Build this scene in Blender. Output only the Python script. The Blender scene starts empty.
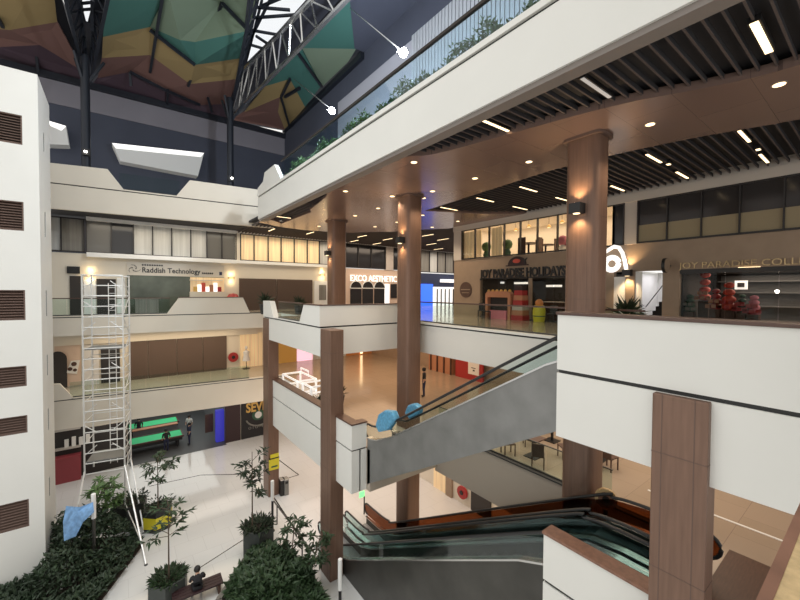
import bpy, bmesh, math, random
from mathutils import Vector, Matrix
random.seed(7)
C = bpy.context.scene.collection
# ---------------------------------------------------------------- survey helpers (metres, eye = origin, X along bridges, Y along arcade)
ZS = 12.2                                   # eye height above the ground floor
G, L1, L2, SOF, L3 = -12.2, -6.3, -1.6, 4.42, 5.9
F = 373.0; YAW = math.radians(37.03); PIT = math.radians(1.356); ROL = math.radians(.32)
_s, _c = math.sin, math.cos
FW = Vector((_s(YAW)*_c(PIT), _c(YAW)*_c(PIT), -_s(PIT)))
_r = Vector((_c(YAW), -_s(YAW), 0)); _u = _r.cross(FW)
RT = _c(ROL)*_r + _s(ROL)*_u; UP = -_s(ROL)*_r + _c(ROL)*_u
def sight(x, y): return FW + RT*((x-400)/F) - UP*((y-300)/F)
def on_z(x, y, z): d = sight(x, y); return d*(z/d.z)
def on_x(x, y, X): d = sight(x, y); return d*(X/d.x)
def on_y(x, y, Y): d = sight(x, y); return d*(Y/d.y)
def xat(x, Y): return on_y(x, 288, Y).x
def yat(x, X): return on_x(x, 288, X).y
# ---------------------------------------------------------------- materials
M = {}
def mat(key, col, rough=.6, metal=0., emit=0., ecol=None, noise=0., nscale=4., stretch=(1,1,1), bump=0., spec=.5, alpha=None):
    m = bpy.data.materials.new(key); m.use_nodes = True
    nt = m.node_tree; b = nt.nodes['Principled BSDF']
    b.inputs['Base Color'].default_value = (*col, 1); b.inputs['Roughness'].default_value = rough
    b.inputs['Metallic'].default_value = metal; b.inputs['Specular IOR Level'].default_value = spec
    if emit: 
        b.inputs['Emission Color'].default_value = (*(ecol or col), 1); b.inputs['Emission Strength'].default_value = emit
    if noise or bump:
        tc = nt.nodes.new('ShaderNodeTexCoord'); mp = nt.nodes.new('ShaderNodeMapping'); mp.inputs['Scale'].default_value = stretch
        n = nt.nodes.new('ShaderNodeTexNoise'); n.inputs['Scale'].default_value = nscale; n.inputs['Detail'].default_value = 4
        nt.links.new(tc.outputs['Object'], mp.inputs['Vector']); nt.links.new(mp.outputs['Vector'], n.inputs['Vector'])
        if noise:
            r = nt.nodes.new('ShaderNodeValToRGB')
            r.color_ramp.elements[0].position = .3; r.color_ramp.elements[1].position = .7
            r.color_ramp.elements[0].color = (*[c*(1-noise) for c in col], 1); r.color_ramp.elements[1].color = (*[min(1, c*(1+noise)) for c in col], 1)
            nt.links.new(n.outputs['Fac'], r.inputs['Fac']); nt.links.new(r.outputs['Color'], b.inputs['Base Color'])
        if bump:
            bp = nt.nodes.new('ShaderNodeBump'); bp.inputs['Strength'].default_value = bump; bp.inputs['Distance'].default_value = .02
            nt.links.new(n.outputs['Fac'], bp.inputs['Height']); nt.links.new(bp.outputs['Normal'], b.inputs['Normal'])
    M[key] = m; return m
def mat_tile(key, c1, c2, mortar, rough, scale=1.0, bw=1.2, rh=.6, ms=.004, spec=.5):
    m = bpy.data.materials.new(key); m.use_nodes = True; nt = m.node_tree; b = nt.nodes['Principled BSDF']
    tc = nt.nodes.new('ShaderNodeTexCoord'); t = nt.nodes.new('ShaderNodeTexBrick')
    t.inputs['Color1'].default_value = (*c1, 1); t.inputs['Color2'].default_value = (*c2, 1); t.inputs['Mortar'].default_value = (*mortar, 1)
    t.inputs['Scale'].default_value = scale; t.inputs['Mortar Size'].default_value = ms; t.inputs['Brick Width'].default_value = bw; t.inputs['Row Height'].default_value = rh
    nt.links.new(tc.outputs['Object'], t.inputs['Vector']); nt.links.new(t.outputs['Color'], b.inputs['Base Color'])
    b.inputs['Roughness'].default_value = rough; b.inputs['Specular IOR Level'].default_value = spec
    M[key] = m; return m
def mat_glass(key, tint, gloss=.12, rough=.02):
    m = bpy.data.materials.new(key); m.use_nodes = True; nt = m.node_tree; nt.nodes.clear()
    o = nt.nodes.new('ShaderNodeOutputMaterial'); mx = nt.nodes.new('ShaderNodeMixShader'); tr = nt.nodes.new('ShaderNodeBsdfTransparent')
    gl = nt.nodes.new('ShaderNodeBsdfGlossy'); lw = nt.nodes.new('ShaderNodeLayerWeight'); lw.inputs['Blend'].default_value = gloss
    tr.inputs['Color'].default_value = (*tint, 1); gl.inputs['Roughness'].default_value = rough; gl.inputs['Color'].default_value = (.9, .95, .95, 1)
    ge = nt.nodes.new('ShaderNodeNewGeometry'); mu = nt.nodes.new('ShaderNodeMath'); mu.operation = 'MULTIPLY_ADD'; mu.inputs[1].default_value = -1; mu.inputs[2].default_value = 1
    m2 = nt.nodes.new('ShaderNodeMath'); m2.operation = 'MULTIPLY'; nt.links.new(ge.outputs['Backfacing'], mu.inputs[0]); nt.links.new(mu.outputs[0], m2.inputs[0]); nt.links.new(lw.outputs['Fresnel'], m2.inputs[1]); nt.links.new(m2.outputs[0], mx.inputs['Fac']); nt.links.new(tr.outputs['BSDF'], mx.inputs[1]); nt.links.new(gl.outputs['BSDF'], mx.inputs[2])
    nt.links.new(mx.outputs['Shader'], o.inputs['Surface']); M[key] = m; return m
mat('white_panel', (.725, .72, .68), .5, noise=.02, nscale=.6)
mat('cream_wall', (.71, .65, .545), .7, noise=.03, nscale=.5)
mat('edge_taupe', (.44, .385, .32), .6)
mat('slit_dark', (.02, .018, .016), 1, spec=0)
mat('groove', (.04, .04, .04), .8)
mat('brown_cap', (.085, .045, .033), .4, noise=.15, nscale=8)
mat('brown_panel', (.185, .108, .075), .4, .3, noise=.12, nscale=3, stretch=(6, 6, .4))
mat_tile('soffit_brown', (.265,.18,.152), (.28,.19,.16), (.16,.11,.095), .24, bw=2.4, rh=1.2, ms=.006); M['soffit_brown'].node_tree.nodes['Principled BSDF'].inputs['Metallic'].default_value = .4
mat('slat_brown', (.085, .065, .06), .6)
mat('slat_dark', (.032, .032, .037), .8)
mat('soffit_trim', (.22, .19, .17), .5)
mat('louver_brown', (.125, .078, .06), .55)
mat('louver_back', (.03, .022, .018), .8)
mat_tile('tile_ground', (.60, .60, .585), (.615, .615, .60), (.50, .495, .48), .09, bw=1.2, rh=1.2, ms=.008)
mat_tile('tile_upper', (.36, .29, .22), (.385, .31, .24), (.26, .2, .16), .13, bw=1.2, rh=1.2, ms=.006)
mat_tile('tile_left', (.40, .36, .29), (.42, .38, .31), (.3, .27, .22), .14, bw=1.2, rh=1.2, ms=.006)
mat('inlay', (.03, .028, .025), .25)
mat('steel', (.235, .235, .228), .42, .55, noise=.14, nscale=1.3)
mat('steel_dark', (.062, .06, .054), .35, .5, noise=.25, nscale=1.0)
mat('steel_bright', (.55, .55, .54), .25, .9)
mat('aluminium', (.72, .72, .70), .35, .35)
mat('black', (.012, .012, .013), .4)
mat('black_matte', (.018, .017, .018), .8)
mat('rubber', (.015, .015, .016), .35)
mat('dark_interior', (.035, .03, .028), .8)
mat('frame_dark', (.025, .022, .022), .5)
mat('white_paint', (.8, .8, .78), .5)
mat('roof_dark', (.035, .037, .05), .7)
mat('wall_slate', (.062, .07, .10), .8, noise=.08, nscale=.4)
mat('wall_slate_light', (.23, .22, .25), .8, noise=.05, nscale=.5)
mat('steel_black', (.02, .024, .034), .45, .3)
mat('ribbed', (.38, .40, .43), .5)
mat('roof_olive', (.16, .215, .15), .8); mat('roof_teal', (.05, .155, .13), .8); mat('roof_tan', (.32, .23, .10), .8)
mat('roof_rust', (.19, .098, .082), .8); mat('roof_plum', (.06, .035, .05), .8)
mat_glass('glass', (.86, .93, .91), .12); mat_glass('glass_teal', (.74, .86, .87), .42, .08); mat_glass('glass_clear', (.90, .95, .95), .15); mat_glass('glass_roof', (.80, .90, .95), .38, .05); mat('wall_floodlit', (.34, .345, .39), .8); mat('white_glow', (.85, .84, .82), .5, emit=.45, ecol=(1, .98, .95)); mat_glass('glass_shop', (.80, .80, .78), .2)
mat_glass('glass_warm_reflection', (.40, .22, .13), .2); mat_glass('glass_sky', (.95, .97, 1.0), .05); mat_glass('glass_tint', (.30, .30, .31), .3)
mat('lamp_warm', (1, .85, .6), .5, emit=2.6, ecol=(1, .74, .42))
mat('lamp_white', (1, .97, .9), .5, emit=14, ecol=(1, .95, .86))
mat('lamp_dim', (.5, .48, .46), .5, emit=.25, ecol=(1, .95, .9))
mat('flood', (1, 1, 1), .5, emit=60, ecol=(.95, .97, 1))
mat('sign_glow', (.9, .9, .88), .5, emit=1.0, ecol=(1, .98, .93))
mat('leaf', (.03, .06, .023), .55, noise=.35, nscale=3); mat('leaf_light', (.09, .16, .05), .55, noise=.3, nscale=3)
mat('leaf_dark', (.02, .038, .016), .6, noise=.35, nscale=3)
mat('bark', (.09, .065, .045), .8); mat('soil', (.03, .022, .016), .9)
mat('planter_black', (.02, .021, .021), .5); mat('planter_grey', (.045, .052, .048), .5)
mat('stone_curb', (.16, .145, .125), .6)
mat('yellow', (.62, .54, .03), .5); mat('red', (.36, .025, .025), .4); mat('red_bright', (.62, .09, .06), .5)
mat('blue_tarp', (.15, .29, .50), .6, noise=.3, nscale=5, bump=.5); mat('blue_wrap', (.09, .29, .46), .35, noise=.25, nscale=10, bump=.4)
mat('green_felt', (.05, .50, .20), .8, emit=.06, ecol=(.08, .75, .28)); mat('wood_dark', (.075, .035, .022), .45, noise=.2, nscale=4, stretch=(1, 8, 1))  # felt colour carries a faint added glow
mat('skin', (.45, .28, .2), .6); mat('cloth_black', (.014, .014, .017), .85); mat('cloth_navy', (.02, .025, .06), .85); mat('hair', (.012, .01, .009), .6)
mat('cloth_white', (.7, .68, .66), .8); mat('cloth_pink', (.6, .2, .25), .8)
mat('stone_gold', (.52, .37, .19), .5, noise=.18, nscale=40, bump=.2)
mat('wood_lip', (.22, .11, .07), .45, noise=.2, nscale=10)
mat('taupe', (.32, .235, .165), .6, noise=.06, nscale=2); mat('cornice', (.52, .47, .42), .6)
mat('shutter', (.105, .068, .05), .55); mat('peach', (.66, .50, .39), .7); mat('orange', (.60, .24, .07), .6)
mat('tan_film', (.31, .25, .15), .6); mat('letter_dark', (.02, .02, .022), .4); mat('brass', (.42, .30, .16), .3, .8)
mat('curtain_warm', (.8, .6, .36), .8, emit=.2, ecol=(1, .74, .42), noise=.25, nscale=1.5, stretch=(6, 6, .15))
mat('curtain_white', (.5, .5, .48), .8, noise=.12, nscale=1.5, stretch=(6, 6, .15))
mat('curtain_grey', (.20, .19, .17), .8, noise=.2, nscale=1.5, stretch=(6, 6, .15))
mat('warm_wall', (.78, .68, .55), .8, emit=.1, ecol=(1, .80, .58))  # room light put into the wall colour as a faint glow
mat('navy', (.02, .028, .075), .5); mat('blue_screen', (.02, .08, .8), .5, emit=1.2, ecol=(.04, .16, 1)); mat('blue_glow', (.04, .04, .4), .5, emit=.22, ecol=(.08, .08, 1))
mat('white_lit', (.9, .9, .88), .6, emit=.9, ecol=(1, .98, .95)); mat('pink_lit', (.8, .5, .6), .6, emit=.8, ecol=(1, .62, .75))
mat('maroon', (.03, .012, .014), .5); mat('sign_board', (.62, .57, .49), .6); mat('paper', (.8, .78, .74), .7)
mat('gold_paint', (.62, .38, .10), .5); mat('green_dark', (.03, .09, .05), .6); mat('green_lit', (.2, .8, .25), .5, emit=1.2, ecol=(.2, 1, .3))
mat('grey_floor', (.07, .07, .07), .5); mat('grey_wall', (.13, .13, .13), .8); mat('terracotta', (.44, .20, .11), .6)
# ---------------------------------------------------------------- mesh builder
ORG = {}
class MB:
    def __init__(self): self.v = []; self.f = []
    def add(self, vs, fs):
        n = len(self.v); self.v += [tuple(v) for v in vs]; self.f += [tuple(i+n for i in f) for f in fs]; return self
    def box(self, x0, y0, z0, x1, y1, z1):
        return self.add([(x0,y0,z0),(x1,y0,z0),(x1,y1,z0),(x0,y1,z0),(x0,y0,z1),(x1,y0,z1),(x1,y1,z1),(x0,y1,z1)],
                        [(0,3,2,1),(4,5,6,7),(0,1,5,4),(1,2,6,5),(2,3,7,6),(3,0,4,7)])
    def obox(self, c, sx, sy, sz, rz=0):
        ca, sa = math.cos(rz), math.sin(rz); vs = []
        for z in (0, sz):
            for x, y in ((-1,-1),(1,-1),(1,1),(-1,1)):
                a, b = x*sx/2, y*sy/2; vs.append((c[0]+a*ca-b*sa, c[1]+a*sa+b*ca, c[2]+z))
        return self.add(vs, [(0,3,2,1),(4,5,6,7),(0,1,5,4),(1,2,6,5),(2,3,7,6),(3,0,4,7)])
    def _prism(self, a, b):
        n = len(a); return self.add(a+b, [tuple(range(n))[::-1], tuple(range(n, 2*n))]+[(i, (i+1)%n, n+(i+1)%n, n+i) for i in range(n)])
    def pz(self, poly, z0, z1): return self._prism([(x,y,z0) for x,y in poly], [(x,y,z1) for x,y in poly])
    def px(self, poly, x0, x1): return self._prism([(x0,y,z) for y,z in poly], [(x1,y,z) for y,z in poly])
    def py(self, poly, y0, y1): return self._prism([(x,y0,z) for x,z in poly], [(x,y1,z) for x,z in poly])
    def slab(self, pts, d):
        d = Vector(d); a = [tuple(p) for p in pts]; b = [tuple(Vector(p)+d) for p in pts]; return self._prism(a, b)
    def bar(self, p, q, w, h=None):
        p, q = Vector(p), Vector(q); h = h or w; d = (q-p)
        if d.length < 1e-6: return self
        d.normalize(); s = d.cross(Vector((0,0,1)))
        if s.length < 1e-4: s = Vector((1,0,0))
        s.normalize(); t = s.cross(d); vs = []
        for e in (p, q):
            for a, b in ((-1,-1),(1,-1),(1,1),(-1,1)): vs.append(e+s*a*w/2+t*b*h/2)
        return self.add(vs, [(0,3,2,1),(4,5,6,7),(0,1,5,4),(1,2,6,5),(2,3,7,6),(3,0,4,7)])
    def tube(self, pts, r, n=8, r2=None):
        pts = [Vector(p) for p in pts]; rings = []; m = len(pts)
        for i, p in enumerate(pts):
            d = (pts[min(i+1, m-1)]-pts[max(i-1, 0)]).normalized(); s = d.cross(Vector((0,0,1)))
            if s.length < 1e-3: s = Vector((1,0,0))
            s.normalize(); t = s.cross(d); rr = r if r2 is None else r+(r2-r)*i/max(1, m-1)
            rings.append([p+s*math.cos(2*math.pi*k/n)*rr+t*math.sin(2*math.pi*k/n)*rr for k in range(n)])
        vs = [v for g in rings for v in g]; fs = []
        for i in range(m-1):
            for k in range(n): fs.append((i*n+k, i*n+(k+1)%n, (i+1)*n+(k+1)%n, (i+1)*n+k))
        fs += [tuple(range(n))[::-1], tuple(range((m-1)*n, m*n))]
        return self.add(vs, fs)
    def lathe(self, prof, c, n=20):
        vs = []; m = len(prof)
        for r, z in prof:
            for k in range(n): vs.append((c[0]+r*math.cos(2*math.pi*k/n), c[1]+r*math.sin(2*math.pi*k/n), c[2]+z))
        fs = [(i*n+k, i*n+(k+1)%n, (i+1)*n+(k+1)%n, (i+1)*n+k) for i in range(m-1) for k in range(n)]
        fs += [tuple(range(n))[::-1], tuple(range((m-1)*n, m*n))]
        return self.add(vs, fs)
    def ball(self, c, r, n=10, sz=1.0):
        k = 6; return self.lathe([(max(.001, r*math.sin(math.pi*i/k)), -r*sz*math.cos(math.pi*i/k)) for i in range(k+1)], c, n)
    def leaf(self, p, d, L, w):
        d = Vector(d).normalized(); s = d.cross(Vector((random.uniform(-.4,.4), random.uniform(-.4,.4), 1)))
        if s.length < 1e-3: s = Vector((1,0,0))
        s.normalize(); p = Vector(p); up = s.cross(d)
        return self.add([p, p+d*L*.45+s*w/2+up*L*.05, p+d*L-up*L*.08, p+d*L*.45-s*w/2+up*L*.05], [(0,1,2,3)])
    def build(self, name, m, parent=None, smooth=False, bevel=0, org=None, recalc=True):
        if parent is not None: o0 = ORG[parent]
        elif org is not None: o0 = Vector(org)
        else:
            xs, ys, zs = zip(*self.v); o0 = Vector(((min(xs)+max(xs))/2, (min(ys)+max(ys))/2, min(zs)))
        me = bpy.data.meshes.new(name); me.from_pydata([(v[0]-o0.x, v[1]-o0.y, v[2]-o0.z) for v in self.v], [], self.f)
        if recalc:
            b = bmesh.new(); b.from_mesh(me); bmesh.ops.recalc_face_normals(b, faces=b.faces); b.to_mesh(me); b.free()
        me.materials.append(M[m] if isinstance(m, str) else m)
        if smooth:
            for p in me.polygons: p.use_smooth = True
            me.set_sharp_from_angle(angle=.7)
        o = bpy.data.objects.new(name, me); C.objects.link(o)
        if parent is not None: o.parent = parent
        else: o.location = o0+Vector((0,0,ZS))
        ORG[o] = o0
        if bevel:
            bm = o.modifiers.new('bevel', 'BEVEL'); bm.width = bevel; bm.segments = 2; bm.limit_method = 'ANGLE'
        return o
def tag(o, label, cat, group=None, kind=None):
    o['label'] = label; o['category'] = cat
    if group: o['group'] = group
    if kind: o['kind'] = kind
    return o
def thing(name, label, cat, loc, group=None, rz=0):
    o = bpy.data.objects.new(name, None); C.objects.link(o); o.empty_display_size = .2
    o.location = Vector(loc)+Vector((0,0,ZS)); o.rotation_euler = (0,0,rz); ORG[o] = Vector(loc); return tag(o, label, cat, group)
def struct(o, label=None, cat='wall'):
    o['kind'] = 'structure'; o['label'] = label or o.name.replace('_', ' '); o['category'] = cat; return o
def copy_tree(o, parent=None):
    c = o.copy(); C.objects.link(c)
    if parent is not None: c.parent = parent
    for ch in list(o.children): copy_tree(ch, c)
    return c
def place(o, loc, rz=0): o.location = Vector(loc)+Vector((0,0,ZS)); o.rotation_euler = (0,0,rz); ORG[o] = Vector(loc)
def text_mesh(s, size, ext=.02, bold=0, space=1.0):
    cu = bpy.data.curves.new('t', 'FONT'); cu.body = s; cu.size = size; cu.extrude = ext; cu.align_x = 'CENTER'; cu.align_y = 'BOTTOM_BASELINE'; cu.offset = bold; cu.space_character = space
    cu.resolution_u = 3
    ob = bpy.data.objects.new('t', cu); C.objects.link(ob); bpy.context.view_layer.update()
    me = bpy.data.meshes.new_from_object(ob); bpy.data.objects.remove(ob); bpy.data.curves.remove(cu); return me
def letters(name, s, size, at, face, m, parent=None, width=None, ext=.02, bold=0, space=1.0):
    """raised lettering; face '-y' or '-x' says which way it looks"""
    me = text_mesh(s, size, ext, bold, space)
    xs = [v.co.x for v in me.vertices]; k = 1.0
    if width: k = width/(max(xs)-min(xs))
    for v in me.vertices:
        x, y, z = v.co.x*k, v.co.y, v.co.z
        v.co = (x, -z, y) if face == '-y' else (-z, -x, y)
    me.materials.clear(); me.materials.append(M[m]); ax = 0 if face == '-y' else 1
    bm = bmesh.new(); bm.from_mesh(me); iv = sorted((min(v.co[ax] for v in f.verts), max(v.co[ax] for v in f.verts)) for f in bm.faces); runs = []
    for a, c in iv:
        if runs and a <= runs[-1][1]+.22*size: runs[-1][1] = max(runs[-1][1], c)
        else: runs.append([a, c])
    bm.free(); out = []
    for a, c in runs:                       # one mesh per word
        b2 = bmesh.new(); b2.from_mesh(me); bmesh.ops.delete(b2, geom=[v for v in b2.verts if not a-1e-4 <= v.co[ax] <= c+1e-4], context='VERTS')
        m2 = bpy.data.meshes.new(name); b2.to_mesh(m2); b2.free(); m2.materials.append(M[m]); o = bpy.data.objects.new(name, m2); C.objects.link(o)
        if parent is not None: o.parent = parent; o.location = Vector(at)-ORG[parent]
        else: o.location = Vector(at)+Vector((0,0,ZS))
        out.append(o)
    return out
ORD = ['first', 'second', 'third', 'fourth', 'fifth', 'sixth', 'seventh', 'eighth', 'ninth', 'tenth', 'eleventh', 'twelfth', 'thirteenth', 'fourteenth', 'fifteenth']
# ================================================================ THE BUILDING
def rect(x0, y0, x1, y1): return [(x0,y0),(x1,y0),(x1,y1),(x0,y1)]
# ---- floors
struct(MB().box(-14,-4,G-.3, 30,40,G).build('floor', 'tile_ground'), 'pale glossy tiled ground floor of the atrium', 'floor')
b = MB(); b.box(7.95,12.62,L1-.06, 30,22.9,L1); b.box(9.5,22.9,L1-.06,30,31.9,L1); b.box(11.62,-3,L1-.06, 30,12.62,L1); b.box(7.6,-3,L1-.06, 11.62,3.6,L1)
struct(b.build('floor_middle', 'tile_upper'), 'polished warm tiled floor of the middle storey', 'floor')
b = MB(); b.box(7.4,-3,L2-.06, 18.45,3.7,L2); b.box(11.75,3.7,L2-.06, 18.45,15.2,L2); b.box(7.3,15.2,L2-.06, 38,22.9,L2); b.box(9.5,22.9,L2-.06,38,31.3,L2); b.box(18.45,-3,L2-.06,24,15.2,L2)
struct(b.build('floor_upper', 'tile_upper'), 'polished beige tiled floor of the arcade storey', 'floor')
def gf(x, d=0): return 28.3-(x+3)*.1+d          # front line of the left-hand galleries
def gpoly(x0, x1, a, c): return [(x0,gf(x0,a)),(x1,gf(x1,a)),(x1,gf(x1,c)),(x0,gf(x0,c))]
b = MB(); b.pz([(-4,gf(-4,.25)),(9.5,gf(9.5,.25)),(9.5,32.1),(-4,32.1)], L1-.06, L1); b.pz([(-4,gf(-4,.25)),(9.5,gf(9.5,.25)),(9.5,31.4),(-4,31.4)], L2-.06, L2)
struct(b.build('floor_left', 'tile_left'), 'tiled gallery floors on the far side', 'floor')
struct(MB().box(-4,-3,L2-.3, 6.9,-.4,L2).build('floor_near', 'tile_upper'), 'floor behind the viewing parapet', 'floor')
# dark inlaid lines in the ground floor
b = MB()
def inlay(pts, w=.07):
    for p, q in zip(pts, pts[1:]): b.bar((p[0],p[1],G+.002),(q[0],q[1],G+.002), w, .006)
inlay([(1.4,27.6),(4.2,27.3),(6.55,25.7),(7.9,26.5),(9.1,26.4),(9.4,23.5),(8.3,23.5)]); inlay([(7.2,22.3),(7.05,17.2),(7.0,16.2)]); inlay([(2.7,18.1),(4.95,19.0)],.05)
struct(b.build('trim_1', 'inlay'), 'dark inlaid lines in the ground floor tiles', 'floor inlay')
# ---- upper storey fascia (over the arcade) with recessed joint and lip
FX = 7.1
b = MB(); b.py([(FX,4.5),(FX+.25,4.5),(FX+.25,5.84),(FX,5.84)], -3, 24.4); b.py([(FX-.04,5.91),(FX+.3,5.91),(FX+.3,6.06),(FX-.04,6.06)], -3, 24.4)
b.box(FX+.25,24.15,4.5, 9.2,24.4,5.84); b.box(FX+.25,24.15,5.91, 9.2,24.4,6.06)
b.px([(24.4,6.06),(24.4,6.45),(23.3,6.62),(23.0,7.1),(21.2,7.1),(20.2,6.06)], FX-.02, FX+.2)
struct(b.build('wall_fascia_upper', 'white_panel'), 'long white fascia of the storey overhead', 'wall')
struct(MB().box(FX+.04,-3,5.84, FX+.3,24.36,5.91).build('trim_2', 'groove'), 'dark joint in the overhead fascia', 'trim')
struct(MB().box(FX+.06,-3,4.38, FX+.42,24.3,4.5).build('trim_3', 'soffit_trim'), 'grey brown soffit trim under the overhead fascia', 'trim')
struct(MB().box(FX+.3,-3,5.0, 13.7,24.15,L3).box(9.2,24.15,5.0,13.7,28,L3).build('floor_top', 'wall_slate_light'), 'slab of the top storey', 'floor')
# ---- white parapet bands of the arcade storey (L2)
def band(name, label, prism, segs, ztop, zjoint, zbot, cap=True, lift=0):
    """segs: list of plan polygons (outer panel); one mesh for panels, caps separate"""
    w = MB(); g = MB(); k = MB()
    for poly, cx in segs:
        w.pz(poly, zbot, zjoint-.035); w.pz(poly, zjoint+.035, ztop)
        mx = sum(p[0] for p in poly)/len(poly); my = sum(p[1] for p in poly)/len(poly)
        inner = [(mx+(p[0]-mx)*cx[0], my+(p[1]-my)*cx[1]) for p in poly]
        g.pz(inner, zjoint-.035, zjoint+.035)
        if cap: k.pz([(mx+(p[0]-mx)*(1+.04), my+(p[1]-my)*(1+.04)) for p in poly], ztop, ztop+.05)
    struct(w.build('wall_'+name, 'white_panel'), label, 'wall'); struct(g.build('trim_'+name, 'groove'), 'dark joint in '+label, 'trim')
    if cap: struct(k.build('trim_cap_'+name, 'brown_cap'), 'brown cap on '+label, 'trim')
# near bridge parapet
def bandx(name, label, X, y0, y1, zt, zj, zb, th=.35, cap='brown_cap', ends=True):
    w = MB(); w.box(X,y0,zb, X+th,y1,zj-.035); w.box(X,y0,zj+.035, X+th,y1,zt)
    struct(w.build('wall_'+name, 'white_panel'), label, 'wall')
    struct(MB().box(X+.04,y0+.02,zj-.035, X+th-.02,y1-.02,zj+.035).build('trim_joint_'+name, 'groove'), 'dark joint in '+label, 'trim')
    if cap: struct(MB().box(X-.03,y0-.0,zt, X+th+.05,y1+.03,zt+.06).build('trim_cap_'+name, cap, bevel=.01), 'brown cap on '+label, 'trim')
bandx('parapet_near', 'big white parapet in the right foreground', 7.1, -2.5, 4.1, -.46, L2, -2.93)
struct(MB().box(7.45,3.75,-2.93,11.9,4.1,L2-.02).build('wall_edge_near', 'white_panel'), 'white slab edge behind the near parapet', 'wall')
# corner piece at the far side of the escalator opening
w = MB(); w.box(6.98,15.0,-2.87, 7.3,22.9,L2-.035); w.box(7.3,15.0,-2.87, 11.9,15.3,L2-.035)
w.px([(15.0,L2+.035),(15.0,-.66),(16.75,-.66),(17.3,L2+.035)], 6.95, 7.25); w.box(7.25,15.0,L2+.035, 11.3,15.25,-.66)
w.px([(21.0,L2+.035),(21.7,-.62),(22.9,-.62),(22.9,L2+.035)], 6.95, 7.25); w.box(6.98,17.3,L2+.035, 7.28,21.0,L2+.08)
struct(w.build('wall_parapet_corner', 'white_panel'), 'white corner parapet around the escalator opening', 'wall')
struct(MB().box(7.02,15.05,L2-.035, 11.85,15.28,L2+.035).box(7.02,15.05,L2-.035,7.28,22.85,L2+.035).build('trim_joint_corner', 'groove'), 'dark joint in the corner parapet', 'trim')
struct(MB().box(6.93,14.97,-.66, 7.28,16.75,-.61).box(7.28,14.97,-.66, 11.32,15.28,-.61).build('trim_cap_corner', 'brown_cap'), 'brown cap on the corner parapet', 'trim')
# recessed side edge of the opening (glass railing stands on it)
w = MB(); w.box(11.6,3.75,-2.93, 11.95,15.0,L2-.035); w.box(11.57,3.75,L2+.03, 11.95,15.0,L2+.12)
struct(w.build('wall_opening_side', 'white_panel'), 'white slab edge along the escalator opening', 'wall')
struct(MB().box(11.66,3.75,L2-.035,11.93,15.0,L2+.03).build('trim_joint_side', 'groove'), 'dark joint along the escalator opening', 'trim')
# ---- middle storey parapets (L1)
w = MB(); w.box(7.2,12.62,-7.96, 7.6,22.95,L1); w.box(7.2,12.62,L1+.06, 7.55,22.95,-5.26); w.box(7.55,12.62,-7.96, 7.88,12.95,L1); w.box(7.55,12.62,L1+.06, 7.88,12.95,-5.26)
struct(w.build('wall_parapet_middle', 'white_panel'), 'white middle storey parapet behind the slim columns', 'wall')
struct(MB().box(7.25,12.66,L1,7.86,22.9,L1+.06).build('trim_joint_middle', 'groove'), 'dark joint in the middle storey parapet', 'trim')
struct(MB().box(7.17,12.58,-5.26,7.6,22.98,-5.2).box(7.6,12.58,-5.26,7.9,12.98,-5.2).build('trim_cap_middle', 'brown_cap', bevel=.01), 'brown cap on the middle storey parapet', 'trim')
bandx('parapet_low', 'white middle storey parapet at the bottom of the picture', 7.28, -3, 4.45, -5.22, L1+.06, -8, th=.3, cap='wood_lip')
# void edges of the middle storey
struct(MB().box(11.5,3.6,-8.2, 11.75,12.5,L1).box(7.9,12.4,-8.0,11.75,12.66,L1-.02).build('wall_void_edge', 'edge_taupe'), 'plain slab edge under the middle storey floor', 'wall')
struct(MB().box(11.45,3.6,L1, 11.62,12.5,L1+.05).build('trim_4', 'groove'), 'dark edge strip of the middle storey floor', 'trim')
# ---- left-hand galleries
def gal(name, label, zt_polys, zj, zb, x0=-4, x1=11):
    w = MB(); w.pz(gpoly(x0,x1,0,.25), zb, zj-.03)
    for poly in zt_polys: 
        ys = [gf(p[0]) for p in poly]
        w.add([(x,gf(x,-.03),z) for x,z in poly]+[(x,gf(x,.2),z) for x,z in poly],
              [tuple(range(len(poly)))[::-1], tuple(range(len(poly), 2*len(poly)))]+[(i,(i+1)%len(poly),len(poly)+(i+1)%len(poly),len(poly)+i) for i in range(len(poly))])
    struct(w.build('wall_'+name, 'cream_wall'), label, 'wall')
    struct(MB().pz(gpoly(x0,x1,.03,.22), zj-.03, zj+.03).build('trim_joint_'+name, 'groove'), 'dark joint in '+label, 'trim')
gal('gallery_top', 'curving pale parapet of the top left gallery', [[(-4,L3+.03),(.35,L3+.03),(-.45,7.08),(-4,6.95)],[(2.95,L3+.03),(9,L3+.03),(9,7.1),(3.75,7.1)],[(.3,L3+.03),(3,L3+.03),(3,L3+.1),(.3,L3+.1)]], L3, 4.5, x1=9)
gal('gallery_upper', 'pale parapet of the left gallery under the technology shop', [[(2.4,L2+.03),(7.35,L2+.03),(6.9,-.5),(3.1,-.5)],[(-4,L2+.03),(2.45,L2+.03),(2.45,L2+.09),(-4,L2+.09)]], L2, -2.66)
gal('gallery_middle', 'pale slab edge of the middle left gallery', [[(-4,L1+.03),(-2.1,L1+.03),(-2.7,-5.35),(-4,-5.25)],[(-2.2,L1+.03),(11,L1+.03),(11,L1+.09),(-2.2,L1+.09)]], L1, -7.95)
struct(MB().pz(gpoly(3.08,6.92,-.06,.24), -.5, -.46).build('trim_5', 'brown_cap'), 'thin brown cap on the left gallery parapet', 'trim')
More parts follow.
